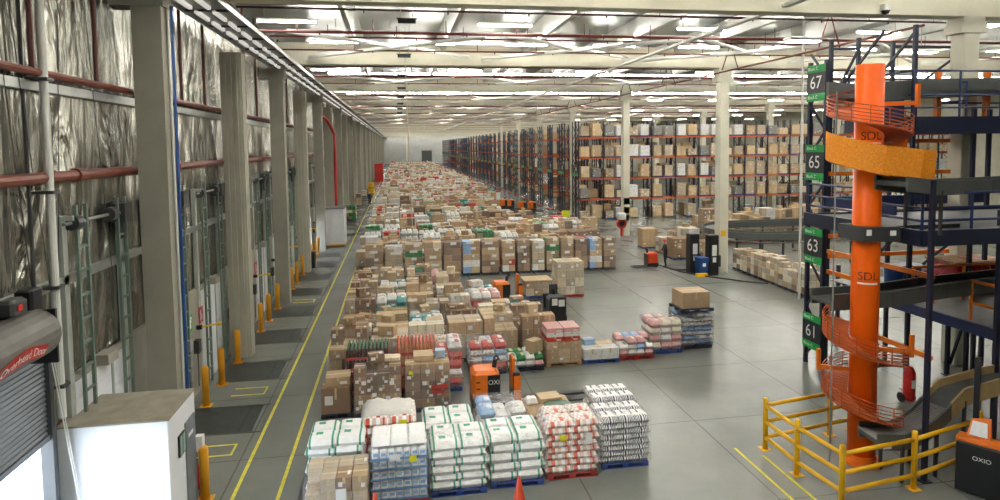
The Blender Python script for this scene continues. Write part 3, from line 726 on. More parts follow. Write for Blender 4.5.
# conveyors on the decks
def trough(name, label, pts, w, side, M_side, M_bed, legs=(), rollers=0):
    """straight or bent belt with two side boards; pts along its axis"""
    t = thing(name, label, 'conveyor'); P = [Vector(p) for p in pts]
    def off(s):
        out = []
        for k, p in enumerate(P):
            d = P[min(k + 1, len(P) - 1)] - P[max(k - 1, 0)]; d.z = 0; d.normalize()
            out.append(p + Vector((-d.y, d.x, 0)) * s)
        return out
    A, B = off(w / 2), off(-w / 2)
    m = MB()
    for k in range(len(P) - 1):
        z = Vector((0, 0, -.1)); v = [A[k], B[k], B[k + 1], A[k + 1]]
        m.add([tuple(p) for p in v] + [tuple(p + z) for p in v], [(0, 1, 2, 3), (7, 6, 5, 4), (0, 4, 5, 1), (1, 5, 6, 2), (2, 6, 7, 3), (3, 7, 4, 0)])
    m.build('bed', M_bed, t)
    for Sd in (A, B):
        m = MB()
        for k in range(len(P) - 1):
            d = (Sd[k + 1] - Sd[k]).normalized(); nrm = Vector((-d.y, d.x, 0)).normalized() * .025
            lo, hi = Vector((0, 0, -.22)), Vector((0, 0, side))
            v = [Sd[k] - nrm + lo, Sd[k] + nrm + lo, Sd[k] + nrm + hi, Sd[k] - nrm + hi, Sd[k + 1] - nrm + lo, Sd[k + 1] + nrm + lo, Sd[k + 1] + nrm + hi, Sd[k + 1] - nrm + hi]
            m.add(v, [(0, 1, 2, 3), (7, 6, 5, 4), (0, 4, 5, 1), (1, 5, 6, 2), (2, 6, 7, 3), (3, 7, 4, 0)])
        m.build('side_board', M_side, t)
    if rollers:
        m = MB(); L = len(P) - 1
        for q in range(rollers):
            u = q / rollers * L; k = min(int(u), L - 1); fr = u - k
            a = A[k].lerp(A[k + 1], fr); b_ = B[k].lerp(B[k + 1], fr)
            m.tube([a + Vector((0, 0, .03)), b_ + Vector((0, 0, .03))], .028, 6)
        m.build('rollers', M_galv, t)
    for k in legs:
        for Sd in (A, B):
            p = Sd[k]; MB().box(p.x - .03, p.x + .03, p.y - .03, p.y + .03, legs[k], p.z - .1).build('leg', M_dgrey, t)
    return t
M_belt = mat('conveyor_belt', '4a4d4c', .6, var=.15)
M_cside = mat('conveyor_side', '5c605e', .45, .3, var=.1)
trough('belt_conveyor', 'dark belt conveyor running right from the lower spiral over the lower deck', [(10.9, 14.75, 3.9), (12.6, 14.75, 3.9), (14.6, 15.2, 3.92), (18.5, 15.6, 4.0), (23, 15.6, 4.0)], .8, .2, M_cside, M_belt, {3: 3.02})
trough('belt_conveyor', 'dark belt conveyor leaving the upper spiral beneath the orange mesh guard', [(11.25, 12.9, 7.08), (12.3, 13.1, 6.95), (14.5, 13.9, 6.9), (18, 14.6, 6.9), (22, 14.6, 6.9)], .8, .12, M_cside, M_belt, {1: 5.8, 3: 5.8})
trough('belt_conveyor', 'grey inclined conveyor feeding the top of the spiral from the top deck', [(11.3, 14.6, 9.2), (14.0, 17.0, 9.4), (16.5, 18.4, 9.6), (22, 18.4, 9.8)], .75, .35, M_cside, M_belt, {2: 8.68})
M_kraft = mat('kraft_side', 'a68e62', .7, var=.12, scale=3)
tr = trough('roller_chute', 'curved roller chute climbing right from the foot of the spiral', [(10.9, 13.0, 1.05), (11.5, 12.95, 1.0), (12.05, 13.0, 1.08), (12.45, 13.06, 1.26), (12.9, 13.14, 1.53)], .66, .16, M_cside, M_belt, {1: 0, 3: 0}, 34)
MB().box(10.98, 11.2, 12.6, 12.61, .86, .98).build('chute_label', M_paper, tr)
trough('belt_conveyor', 'conveyor with kraft brown side boards behind the yellow railing', [(12.9, 13.14, 1.53), (13.4, 13.25, 1.8), (14.75, 13.4, 1.95), (18.5, 13.9, 2.05)], .66, .2, M_kraft, M_belt, {1: 0, 2: 0})

# orange column with its spirals
SX, SY, SR = 11.35, 13.75, .315
t = thing('spiral_conveyor', 'tall orange column wound by spiral chutes with wire guards', 'spiral conveyor')
MB().lathe([(SR, 0), (SR, 9.85)], SX, SY, 40).build('centre_column', M_orangec, t, True)
MB().lathe([(.5, 0), (.5, .06), (SR + .02, .06), (SR + .02, .2)], SX, SY, 24).build('base_plate', M_orange, t)
ca = math.atan2(-SY, -SX)                     # column side that faces the hall
def on_col(a0, z0):
    def f(p):
        a = a0 + p.x / (SR + .004); return Vector((SX + (SR + .004) * cos(a), SY + (SR + .004) * sin(a), z0 + p.y))
    return f
m = MB()
for z in (8.12, 4.72):
    m.text('SDL', .28, Matrix.Identity(4), 0, on_col(ca + .2, z))
    wv = on_col(ca + .2, z - .17)
    for k in range(6): m.quad(*[tuple(wv(Vector(p))) for p in ((-.24 + .08 * k, -.02, 0), (-.16 + .08 * k, -.02, 0), (-.16 + .08 * k, .02, 0), (-.24 + .08 * k, .02, 0))], 1)
m.build('lettering', [mat('dark_red_lettering', '5a1c14', .5), M_paper], t)
def helix(a0, a1, z0, z1, rad, n):
    return [(SX + rad * cos(a0 + (a1 - a0) * k / n), SY + rad * sin(a0 + (a1 - a0) * k / n), z0 + (z1 - z0) * k / n) for k in range(n + 1)]
def flight(a0, a1, z0, z1, ri=.34, ro=.9, n=60):
    A, B = helix(a0, a1, z0, z1, ri, n), helix(a0, a1, z0 + .02, z1 + .02, ro, n); m = MB()
    for k in range(n):
        v = [A[k], A[k + 1], B[k + 1], B[k]]; m.add(v + [(x, y, z - .04) for x, y, z in v], [(0, 1, 2, 3), (7, 6, 5, 4), (0, 4, 5, 1), (1, 5, 6, 2), (2, 6, 7, 3), (3, 7, 4, 0)])
    m.build('spiral_flight', M_wire, t)
M_wire = mat('orange_wire', 'b4582c', .45, .2)
def guard(a0, a1, z0, z1, rad, hs, n, up):
    for h in hs: MB().tube(helix(a0, a1, z0 + h, z1 + h, rad, n), .014, 5).build('guard_wire', M_wire, t)
    q = max(2, int((a1 - a0) / .42))
    for k in range(q + 1):
        m = MB()
        a = a0 + (a1 - a0) * k / q; z = z0 + (z1 - z0) * k / q; x, y = SX + rad * cos(a), SY + rad * sin(a)
        m.tube([(x, y, z + up[0]), (x, y, z + up[1])], .012, 5)
        m.build('guard_stanchion', M_wire, t)
D = 2 * pi
def ring_of(a_start_deg, turns, z0, z1, hs, ro=.92):
    a0 = radians(a_start_deg); a1 = a0 + turns * D
    flight(a0, a1, z0, z1); guard(a0, a1, z0, z1, ro, hs, int(40 * turns), (0, max(hs)))
HS = (.0, .08, .16, .24, .32, .42)
ring_of(60, 1.64, 8.94, 7.14, HS)          # upper spiral: enters behind at the top, leaves front right
ring_of(100, 1.556, 3.43, 1.18, HS)           # lower spiral: enters behind, leaves front right
# mesh guard on the last sweep of the upper spiral
def mesh_band(a0, a1, z0, z1, h, rad, n=20):
    A = helix(a0, a1, z0, z1, rad, n); B = helix(a0, a1, z0 + h, z1 + h, rad, n); C2 = helix(a0, a1, z0, z1, rad + .03, n); D2 = helix(a0, a1, z0 + h, z1 + h, rad + .03, n); m = MB()
    for k in range(n):
        m.add([A[k], A[k + 1], B[k + 1], B[k], C2[k], C2[k + 1], D2[k + 1], D2[k]], [(3, 2, 1, 0), (4, 5, 6, 7), (0, 1, 5, 4), (3, 7, 6, 2)])
    return m.build('mesh_guard', M_mesh, t)
mesh_band(radians(165), radians(255), 7.58, 7.2, .68, .97)
m = MB(); pts = [(11.02, 12.8, 7.15), (11.8, 12.62, 7.05), (12.2, 12.68, 7.02)]
for a, b_ in zip(pts, pts[1:]): m.beam((a[0], a[1], a[2] + .42), (b_[0], b_[1], b_[2] + .42), .03, .66)
m.build('mesh_guard', M_mesh, t)
m = MB(); m.box(10.92, 11.88, 13.28, 14.2, 5.6, 5.95); m.build('clamp_collar', M_dgrey, t)
m = MB(); m.box(11.75, 14.0, 13.75, 14.0, 5.62, 5.9); m.build('support_arm', M_dgrey, t)
MB().box(10.97, 11.1, 13.27, 13.28, 5.76, 5.9).box(11.6, 11.76, 13.27, 13.28, 5.74, 5.86).build('collar_label', M_paper, t)
for z, a in ((8.9, -30), (7.9, 0), (2.9, -40), (2.3, 150)):
    x, y = SX + 1.0 * cos(radians(a)), SY + 1.0 * sin(radians(a))
    MB().beam((SX + .3 * cos(radians(a)), SY + .3 * sin(radians(a)), z), (x, y, z), .07, .1).box(x - .04, x + .04, y - .04, y + .04, z - .1, z + .45).build('guard_bracket', M_orange, t)
MB().tube([(SX - .95, SY - .1, 0), (SX - .95, SY - .1, 9.2)], .018, 6).build('guide_rod', M_grey, t)

# yellow guard railing round the spiral
t = thing('guard_railing', 'yellow three rail guard railing round the foot of the spiral', 'railing')
RPTS = [(11.5, 15.12), (9.33, 14.71), (9.34, 13.4), (9.5, 12.05), (11.57, 12.35), (13.95, 12.98)]
for x, y in RPTS + [(12.3, 15.25)]:
    o = MB().lathe([(.065, 0), (.065, 1.34), (.05, 1.37)], x, y, 12).build('post', M_yellow, t, True)
    MB().box(x - .13, x + .13, y - .13, y + .13, 0, .015).build('foot_plate', M_yellow, o)
for a, b_ in zip([(12.3, 15.25)] + RPTS, RPTS):
    for z in (.32, .74, 1.17): MB().tube([(a[0], a[1], z), (b_[0], b_[1], z)], .05, 8).build('rail', M_yellow, t, True)
t = thing('fire_extinguisher', 'wheeled red fire extinguisher standing behind the roller chute', 'fire extinguisher', (15.3, 16.6, 0))
MB().lathe([(.16, .1), (.17, .16), (.17, .95), (.1, 1.1), (.05, 1.14)], n=16).build('cylinder', M_red, t, True)
for q in (-.18, .18): MB().tube([(q - .025, .1, .15), (q + .025, .1, .15)], .15, 12).build('wheel', M_black, t)
MB().box(-.07, .07, -.18, -.165, .5, .75).build('instruction_label', M_paper, t); MB().tube([(0, .15, .9), (0, .3, 1.2), (.15, .3, 1.2)], .02, 6).build('handle', M_black, t)
for k, x in enumerate((16.0, 16.62)):
    t = thing('blue_drum', 'blue plastic drum on the lower deck behind the spiral, %s one' % ('left', 'right')[k], 'drum', (x, 18.1, 3.02), 0, 'blue drums on the lower deck')
    MB().lathe([(.24, 0), (.27, .05), (.3, .85), (.31, .9)], n=18).build('body', M_blue, t, True); MB().lathe([(.33, .88), (.33, .94)], n=18).build('rim', M_navyb, t)
t = thing('wrapped_load', 'red film wrapped load with a tan board on top on the lower deck', 'wrapped load', (19.0, 18.3, 3.02))
m = MB()
for i in range(3): m.pillow(-.72 + .72 * i, 0, .5, .76, 1.3, 1.0, nx=8, ny=6)
m.build('red_bale', mat('red_film', 'a81f2c', .3, var=.35, scale=7, bump=.5, bscale=8), t, True)
MB().box(-1.1, 1.1, -.62, .62, .93, 1.0).build('top_board', M_wood, t); MB().box(-1.1, 1.1, -.6, .6, 0, .05).build('base_board', M_wood, t)

# ------------------------------------------------------------------ pallet loads on the floor
LG = 'pallet loads standing on the hall floor'
RN = random.Random(11)
GP = {k: [M_paper] for k in ()}
W_, PK, RD, TL, PB, CR, GR = 8, 9, 10, 11, 12, 13, 14
MIX = CART + [M_pwhite, M_pink, M_rprint, M_teal, M_pblue, M_cream, M_gprint, M_paper]
CUBE = {}
def carton_mesh(w, d, h, ci, lab):
    key = (round(w, 2), round(d, 2), round(h, 2), ci, lab)
    if key not in CUBE:
        m = MB(); m.bbox(-w / 2, w / 2, -d / 2, d / 2, 0, h, .012, 0)
        m.box(-w / 2, w / 2, -.03, .03, h, h + .002, 1)
        m.box(-.03, .03, -d / 2 - .002, -d / 2, h * .55, h, 1)
        if lab == 1: m.box(w * .08, w * .36, -d / 2 - .003, -d / 2, h * .2, h * .5, 2)
        if lab == 2: m.box(-w * .38, -w * .1, -d / 2 - .003, -d / 2, h * .35, h * .7, 2); m.box(w * .2, w * .4, -.12, .05, h, h + .003, 2)
        CUBE[key] = m.mesh('carton', [MIX[ci], M_tape, M_paper])
    return CUBE[key]
def base(t, c, w=1.2, d=1.0):
    o = place(PAL[c], 'pallet', t); o.scale = (w / 1.2, d / 1.0, 1); return o
def film_on(t, w, d, h, M=None): place(shell_mesh(w, d, h, M or M_film, rnd=RN), 'stretch_film', t)
def loose_box(t, x, y, z, w, d, h, ci, rz, label, M=None):
    """a single carton lying on top of a load, a thing of its own"""
    c, s = cos(t.rotation_euler.z), sin(t.rotation_euler.z)
    o = bpy.data.objects.new('cardboard_box', carton_mesh(w, d, h, ci, RN.randrange(3))); COL.link(o)
    o.location = (t.location.x + x * c - y * s, t.location.y + x * s + y * c, t.location.z + z); o.rotation_euler.z = rz
    tag(o, label, 'box', 'loose boxes lying on pallet loads'); return o
def load(label, x, y, rz=0, group=LG): return thing('pallet_load', label, 'pallet load', (x, y, 0), rz, group)

def cartons(label, x, y, w, d, h, nx, ny, nz, pal='blue', base_c=None, top=.5, film=True, cols=None, rz=0):
    t = load(label, x, y, rz); base(t, pal, w, d); cw, cd, ch = w / nx, d / ny, h / nz; bc = RN.randrange(8) if base_c is None else base_c
    for k in range(nz):
        for j in range(ny):
            for i in range(nx):
                if k == nz - 1 and RN.random() > top: continue
                if 0 < j < ny - 1 and 0 < i < nx - 1 and k < nz - 2: continue
                ci = RN.choice(cols) if cols else (bc if RN.random() < .7 else RN.randrange(8))
                o = place(carton_mesh(cw - .012, cd - .012, ch - .006, ci, RN.randrange(4)), 'carton', t, (-w / 2 + (i + .5) * cw, -d / 2 + (j + .5) * cd, .14 + k * ch), RN.uniform(-.015, .015))
    if film: film_on(t, w + .03, d + .03, .14 + h * (nz - .3) / nz)
    return t
def paint_green(i, j): return 1 if i in (1, 9) else (1 if j == 3 and i in (4, 5) else 0)
def paint_red(i, j): return 1 if (j in (0, 5) and i in (2, 3, 8)) or (i == 6 and j in (1, 2)) else (2 if (i + j) % 2 else 0)
def paint_stripe(i, j): return 1 if (i % 2 and j in (0, 1, 5)) or (j in (3, 4) and i % 7 == 2) else 0
def paint_brown(i, j): return 0
PAINT = {'green': (paint_green, [BAGW, BAGG]), 'red': (paint_red, [BAGW, BAGR, BAGO]), 'stripe': (paint_stripe, [BAGW, BAGK]), 'brown': (paint_brown, [BAGB]), 'plain': (paint_brown, [BAGW])}
BAGS = {}
def bag_mesh(kind, w, d, h):
    key = (kind, w, d, h, RN.randrange(3))
    if key not in BAGS:
        p, ms = PAINT[kind]; BAGS[key] = MB().pillow(0, 0, h / 2, w, d, h, p, nx=20 if kind == 'stripe' else 12, rnd=RN).mesh('sack', ms, True)
    return BAGS[key]
def sacks(label, x, y, w, d, h, n, kind, pal='blue', nx=2, ny=2, film=None, rz=0):
    t = load(label, x, y, rz); base(t, pal, w, d); bh = h / n
    for k in range(n):
        a, b_ = (nx, ny) if k % 2 == 0 else (nx, ny)
        sh = .03 if k % 2 else -.03
        for j in range(b_):
            for i in range(a):
                place(bag_mesh(kind, round(w / a * 1.06, 3), round(d / b_ * 1.08, 3), round(bh * 1.35, 3)), 'sack', t,
                      (-w / 2 + (i + .5) * w / a + sh, -d / 2 + (j + .5) * d / b_ + RN.uniform(-.015, .015), .12 + k * bh), RN.uniform(-.03, .03))
    if film: film_on(t, w + .06, d + .06, .16 + h, film)
    return t
def bottle_mesh(nx, ny, w, d, h, cap, body):
    m = MB(); r = min(w / nx, d / ny) * .49
    for j in range(ny):
        for i in range(nx):
            m.lathe([(r, 0), (r, h * .62), (r * .4, h * .86)], -w / 2 + (i + .5) * w / nx, -d / 2 + (j + .5) * d / ny, 7, 0)
            m.lathe([(r * .48, h * .84), (r * .48, h)], -w / 2 + (i + .5) * w / nx, -d / 2 + (j + .5) * d / ny, 6, 1)
    return m.mesh('bottle_tier', [body, cap])
def bottles(label, x, y, w, d, h, n, cap, body, tray, pal='blue', film=M_film, rz=0, caps=None):
    t = load(label, x, y, rz); base(t, pal, w, d); bh = h / n
    me = [bottle_mesh(11, 8, w - .04, d - .04, bh - .02, c, body) for c in (caps or [cap])]
    tr = MB().box(-w / 2, w / 2, -d / 2, d / 2, 0, .03).box(-w / 2 - .01, w / 2 + .01, -d / 2 - .01, -d / 2, 0, .07).box(-w / 2 - .01, -w / 2, -d / 2, d / 2, 0, .07).box(w / 2, w / 2 + .01, -d / 2, d / 2, 0, .07).mesh('tray', [tray])
    for k in range(n):
        place(tr, 'tray', t, (0, 0, .14 + k * bh)); place(me[k % len(me)], 'bottle_tier', t, (0, 0, .16 + k * bh))
    if film: film_on(t, w + .04, d + .04, .15 + h, film)
    return t
def packs(label, x, y, w, d, h, nx, ny, nz, cols, pal='blue', film=M_film, rz=0, jit=.03):
    """soft printed packs in tiers"""
    t = load(label, x, y, rz); base(t, pal, w, d); bh = h / nz
    for k in range(nz):
        for j in range(ny):
            for i in range(nx):
                if k == nz - 1 and RN.random() < .25: continue
                ci = cols[(k + RN.randrange(2)) % len(cols)]
                key = ('pk', round(w / nx, 2), round(d / ny, 2), round(bh, 2), ci)
                if key not in CUBE:
                    ms = [MIX[ci], MIX[cols[(cols.index(ci) + 1) % len(cols)]]]
                    CUBE[key] = MB().pillow(0, 0, bh * .52, w / nx * 1.02, d / ny * 1.02, bh * 1.18, lambda a, b_: 1 if a in (4, 5) and b_ in (1, 2) else 0, nx=8, ny=5, rnd=RN).mesh('pack', ms, True)
                place(CUBE[key], 'pack', t, (-w / 2 + (i + .5) * w / nx + RN.uniform(-jit, jit) * .4, -d / 2 + (j + .5) * d / ny, .14 + k * bh), RN.uniform(-.04, .04))
    if film: film_on(t, w + .06, d + .06, .16 + h, film)
    return t
def sheet(t, name, x, y, z, w, h, M, rz=0):
    """a paper stuck to the camera side of a load"""
    return place(MB().box(-w / 2, w / 2, -.004, 0, 0, h).mesh(name, [M]), name, t, (x, y, z), rz)

# front row, left to right
t = cartons('film wrapped low tan carton load at the bottom left of the front row', -1.42, 13.75, 1.3, 1.0, .92, 4, 2, 3, 'plain', 6, .9)
sheet(t, 'paper_label', .1, -.56, .55, .22, .3, M_paper)
sacks('white sacks with green print behind the low tan cartons', -1.55, 14.95, 1.25, 1.05, 1.2, 6, 'green', 'blue')
t = load('white and pale blue bottle packs in trays, second load of the front row', -.1, 14.35); base(t, 'red', 1.22, 1.05)
m = MB()
for j in range(5):
    for i in range(7):
        x, y = -.6 + .172 * i, -.51 + .205 * j
        m.bbox(x, x + .166, y, y + .2, 0, .2, .03, 0); m.box(x + .03, x + .136, y - .003, y, .06, .13, 1)
me = m.mesh('bottle_packs', [BAGW, M_pblue]); tr = MB().box(-.62, .62, -.53, .53, 0, .03).box(-.63, .63, -.54, -.53, 0, .05).mesh('tray', [mat('tray_blue', '5f8fc4', .5)])
for k in range(5): place(tr, 'tray', t, (0, 0, .14 + .23 * k)); place(me, 'bottle_packs', t, (0, 0, .17 + .23 * k))
film_on(t, 1.27, 1.1, 1.3, M_film)
for i in range(3): place(bag_mesh('plain', .42, 1.0, .2), 'top_sack', t, (-.4 + .4 * i, 0, 1.28))
sheet(t, 'yellow_label', .3, -.58, 1.0, .16, .14, M_ylab); sheet(t, 'paper_label', -.1, -.58, 1.06, .24, .14, M_paper)
t = sacks('orange and brown sacks under a white dust sheet behind the bottles', -.35, 15.6, 1.25, 1.05, 1.3, 6, 'red', 'plain')
m = MB(); N = 10; vv = []
for j in range(N + 1):
    for i in range(N + 1):
        a, b_ = 2 * i / N - 1, 2 * j / N - 1; edge = max(abs(a), abs(b_))
        vv.append((a * .66, b_ * .5 + .06, 1.52 + .06 * RN.random() + (.2 * math.exp(-((a + .35) ** 2 + b_ ** 2) * 6)) - (.14 if edge > .9 else 0)))
m.add(vv, [(j * (N + 1) + i, j * (N + 1) + i + 1, (j + 1) * (N + 1) + i + 1, (j + 1) * (N + 1) + i) for j in range(N) for i in range(N)])
so = m.build('dust_sheet', mat('dust_sheet_white', 'd3d0c6', .4, var=.08, bump=.4, bscale=6), t, True)
sm = so.modifiers.new('s', 'SOLIDIFY'); sm.thickness = .012
sheet(t, 'yellow_label', .35, -.6, 1.3, .2, .14, M_ylab); sheet(t, 'paper_label', -.05, -.6, 1.1, .28, .24, M_paper)
sacks('white sacks with green stripes on a blue pallet, third load of the front row', 1.25, 14.5, 1.28, 1.05, 1.08, 6, 'green', 'blue', film=M_film)
sacks('white green striped sacks directly behind the third front load', 1.15, 15.75, 1.25, 1.05, 1.02, 5, 'green', 'blue')
t = sacks('white sacks with green stripes on a blue pallet, fourth load of the front row', 2.62, 14.62, 1.28, 1.05, 1.08, 5, 'green', 'blue', film=M_film)
packs('grey film wrapped white packs behind the fourth front load', 2.5, 15.88, 1.2, 1.0, 1.2, 3, 2, 5, [W_, W_, PB], 'blue', M_filmw)
t = sacks('red and white printed sacks on a red pallet in the front row', 4.0, 14.75, 1.25, 1.05, 1.24, 8, 'red', 'red', film=M_film)
sheet(t, 'yellow_label', -.25, -.6, .98, .17, .13, M_ylab); sheet(t, 'paper_label', .38, -.6, .85, .17, .26, M_paper)
t = sacks('low brown sack load with a flat tan box on top behind the red sacks', 3.85, 16.05, 1.25, 1.05, .95, 5, 'brown', 'blue')
loose_box(t, .05, .2, 1.1, .6, .45, .16, 3, .1, 'flat tan carton lying on the brown sacks')
place(bag_mesh('plain', .3, .3, .22), 'white_sack', t, (-.45, .1, 1.06))
o = place(MB().pillow(0, 0, .1, .75, .5, .14, nx=8, ny=5).mesh('green_sheet', [mat('dark_green_film', '4a6a54', .4)], True), 'green_film', t, (.2, -.2, 1.02))
sacks('white sacks with black stripes on a blue pallet, right end of the front row', 5.42, 15.0, 1.2, 1.05, 1.1, 8, 'stripe', 'blue', nx=3, ny=2, film=M_film)
sacks('black striped white sacks behind the right end of the front row', 5.6, 16.15, 1.15, 1.0, 1.12, 7, 'stripe', 'blue', nx=3, ny=2)

# second block beyond the narrow truck aisle
t = cartons('narrow brown carton load on a blue pallet beside the floor joint', -1.95, 19.15, .85, .8, .78, 1, 1, 1, 'dark', 2, 1, film=False)
loose_box(t, .05, .05, .925, .72, .62, .26, 1, .05, 'brown carton on top of the narrow load by the floor joint')
t = cartons('tall brown carton load in film, left of the pair facing the truck aisle', -.72, 19.2, 1.38, 1.1, 1.35, 4, 2, 5, 'dark', 4, .45, cols=[0, 2, 4, 4, 5, 2])
loose_box(t, -.05, 0, 1.5, .46, .38, .26, 2, .2, 'brown carton on the left tall carton load'); loose_box(t, .42, .1, 1.5, .5, .4, .1, 7, -.1, 'flat pale carton on the left tall carton load')
for a, z in ((-.4, 1.0), (.42, .95), (.3, .5), (-.1, .62), (-.5, .42)): sheet(t, 'paper_label', a, -.6, z, .13, .12, M_paper)
t = cartons('tall brown carton load in film, right of the pair facing the truck aisle', .76, 19.25, 1.34, 1.1, 1.35, 3, 2, 5, 'dark', 5, .7, cols=[0, 2, 5, 4, 5, 2])
place(MB().box(-.3, .3, -.3, .3, 0, .14).box(-.3, .3, -.303, -.3, .02, .06).mesh('flat_box', [MIX[3]]), 'carton', t, (-.1, 0, 1.5)); place(carton_mesh(.3, .3, .3, PB, 0), 'carton', t, (.42, .1, 1.4))
sheet(t, 'red_print', .35, -.6, .72, .5, .12, M_rprint); sheet(t, 'red_print', .3, -.6, .56, .4, .1, M_rprint); sheet(t, 'yellow_label', -.5, -.6, 1.2, .11, .1, M_ylab)
for a, z in ((0, 1.2), (.4, 1.3), (-.1, .85), (.45, .9)): sheet(t, 'paper_label', a, -.6, z, .13, .12, M_paper)
bottles('dark bottles with green and red caps behind the left tall cartons', -1.1, 20.75, 1.35, 1.0, 1.45, 4, M_gprint, mat('dark_bottle', '4a2c1e', .25), M_rprint, 'dark', caps=[M_rprint, M_white, M_rprint, M_gprint])
bottles('bottles with bright orange caps beside the green capped bottles', .5, 20.8, 1.35, 1.0, 1.5, 4, M_ocap, mat('amber_bottle', 'd08a5c', .3), M_rprint, 'dark')
t = packs('pink and white packs over red printed ones beside the orange truck', 1.5, 20.7, .9, 1.1, 1.45, 2, 2, 5, [RD, PK, W_], 'blue', M_filmw)
packs('white and teal packs over red ones in milky film facing the truck aisle', 3.0, 21.95, 1.3, 1.0, .95, 3, 2, 4, [RD, W_, PB, W_], 'dark', M_filmw)
t = packs('low mixed load of red, white and green packs with a yellow box', 4.35, 21.98, 1.3, 1.0, .42, 4, 2, 2, [PK, W_, GR, CR], 'dark', None)
loose_box(t, .38, -.1, .6, .5, .4, .42, 3, .6, 'yellow tan carton tipped on the low mixed load')
t = cartons('carton load with red and white boxes on top at the aisle', 5.82, 22.25, 1.3, 1.0, .75, 3, 2, 3, 'plain', 0, 1, cols=[0, 1, 3])
for k in range(3):
    for i in range(2): place(carton_mesh(.6, .9, .16, (RD, W_, PK)[k], 1), 'carton', t, (-.32 + .63 * i, 0, .9 + .165 * k))
t = cartons('low white box load on a blue pallet in the far aisle row', 7.25, 22.3, 1.35, 1.0, .4, 2, 2, 1, 'blue', W_, 1, film=True, cols=[CR, W_, 3])
loose_box(t, -.35, .1, .56, .42, .36, .2, PB, .1, 'small blue printed box on the low white load')
packs('low pink and white bottle packs on a red pallet in the far aisle row', 8.65, 22.4, 1.3, 1.0, .62, 4, 2, 3, [PK, W_, PB], 'red', None)
packs('wrapped pink and white pack load left of the tall grey load', 10.0, 22.85, 1.25, 1.05, 1.12, 3, 2, 4, [CR, PK, W_], 'blue')
t = packs('grey film wrapped load with a dark pallet and big carton on top', 11.4, 23.2, 1.3, 1.1, 1.22, 2, 2, 7, [W_, PB, W_], 'dark', film('smoky_stretch_film', .5, '6f7078'))
pp = bpy.data.objects.new('wooden_pallet', PAL['dark']); COL.link(pp); pp.location = (11.42, 23.2, 1.44); pp.scale = (1.15, 1.1, 1); tag(pp, 'dark pallet lying on the grey wrapped load', 'pallet')
t2 = bpy.data.objects.new('cardboard_box', carton_mesh(1.15, .95, .62, 1, 0)); COL.link(t2); t2.location = (11.4, 23.2, 1.585); tag(t2, 'big brown carton on the dark pallet, highest of the aisle row', 'box')

# the rest of that block, its rows counted from the aisle
def kindly(label, x, y, h, q, w=1.28, d=1.12):
    """one load of a random everyday make-up, its cartons as parts"""
    if q == 0: return cartons(label % 'brown carton', x, y, w, d, h, 3, 2, 3, RN.choice(('blue', 'dark', 'plain')), RN.choice((0, 2, 4, 1)), .6)
    if q == 1: return cartons(label % 'tan carton', x, y, w, d, h, 2, 2, 3, 'dark', RN.choice((1, 3, 6, 7)), .7)
    if q == 2: return cartons(label % 'mixed colour carton', x, y, w, d, h, 3, 2, 4, 'blue', None, .5, cols=[0, 1, 4, W_, CR, PK, 2])
    if q == 3: return packs(label % 'white pack', x, y, w, d, h, 3, 2, 4, [W_, CR, W_, TL], 'blue', M_film)
    if q == 4: return packs(label % 'pink and white pack', x, y, w, d, h, 3, 2, 4, [PK, W_, RD], 'red', M_film)
    return cartons(label % 'pale carton', x, y, w, d, h, 2, 2, 2, 'plain', 7, .5, cols=[7, 3, CR])
rows2 = [(22.05, -1.75, 6 - 4.1, None), (23.45, -1.8, 5.9, None), (24.85, -1.75, 5.9, None), (26.3, -1.7, 5.6, None), (27.7, -1.75, 5.4, None), (29.1, -1.8, 4.6, None), (30.6, -1.8, 4.2, None), (32.0, -1.75, 3.4, None), (33.4, -1.8, 2.6, None), (34.9, -1.75, 1.4, None)]
pat = [(0, 1, 2), (0, 1, 5, 1, 0, 1), (2, 0, 3, 0, 1, 0), (0, 1, 3, 0, 5, 2), (0, 3, 1, 2, 4, 3), (4, 0, 1, 0, 3), (1, 0, 1, 2, 3), (0, 3, 1, 1), (2, 0, 1, 4), (0, 1, 0)]
NL = 42
for r, (y, x0, x1, _) in enumerate(rows2):
    x = x0; c = 0
    while x <= x1 + .01:
        q = pat[r][c % len(pat[r])]; h = RN.choice((.85, 1.05, 1.2, 1.35))
        if r == 1 and c in (4, 5): q = 0; h = 1.45
        t = kindly('%%s load, %s from the yellow line, %s row behind the truck aisle' % (nth(c), nth(r + 1)), x + RN.uniform(-.05, .05), y + RN.uniform(-.06, .06), h, q)
        if RN.random() < .55:
            loose_box(t, RN.uniform(-.3, .3), RN.uniform(-.25, .25), .14 + h + (.02 if q < 3 else .06), RN.choice((.4, .55, .7)), RN.choice((.35, .45)), RN.choice((.14, .25, .36)), RN.choice((0, 1, 2, 3, 3, 4, W_, PB, 7)), RN.uniform(-.5, .5),
                      'loose box on the %s load of the %s row behind the truck aisle' % (nth(c), nth(r + 1)))
        NL += 1; c += 1; x += 1.38
t = cartons('low carton load covered by a tan board beside the tall pale load', 7.15, 32.4, 1.35, 1.1, .75, 3, 2, 2, 'blue', 6, 1)
o = place(MB().box(-.75, .75, -.6, .6, 0, .04).mesh('board', [MIX[3]]), 'top_board', t, (0, 0, .92))
cartons('tall pale film wrapped load on a red pallet standing alone in the aisle', 8.85, 32.3, 1.45, 1.15, 1.75, 3, 2, 4, 'red', 6, 1, cols=[6, 7, 6, CR])

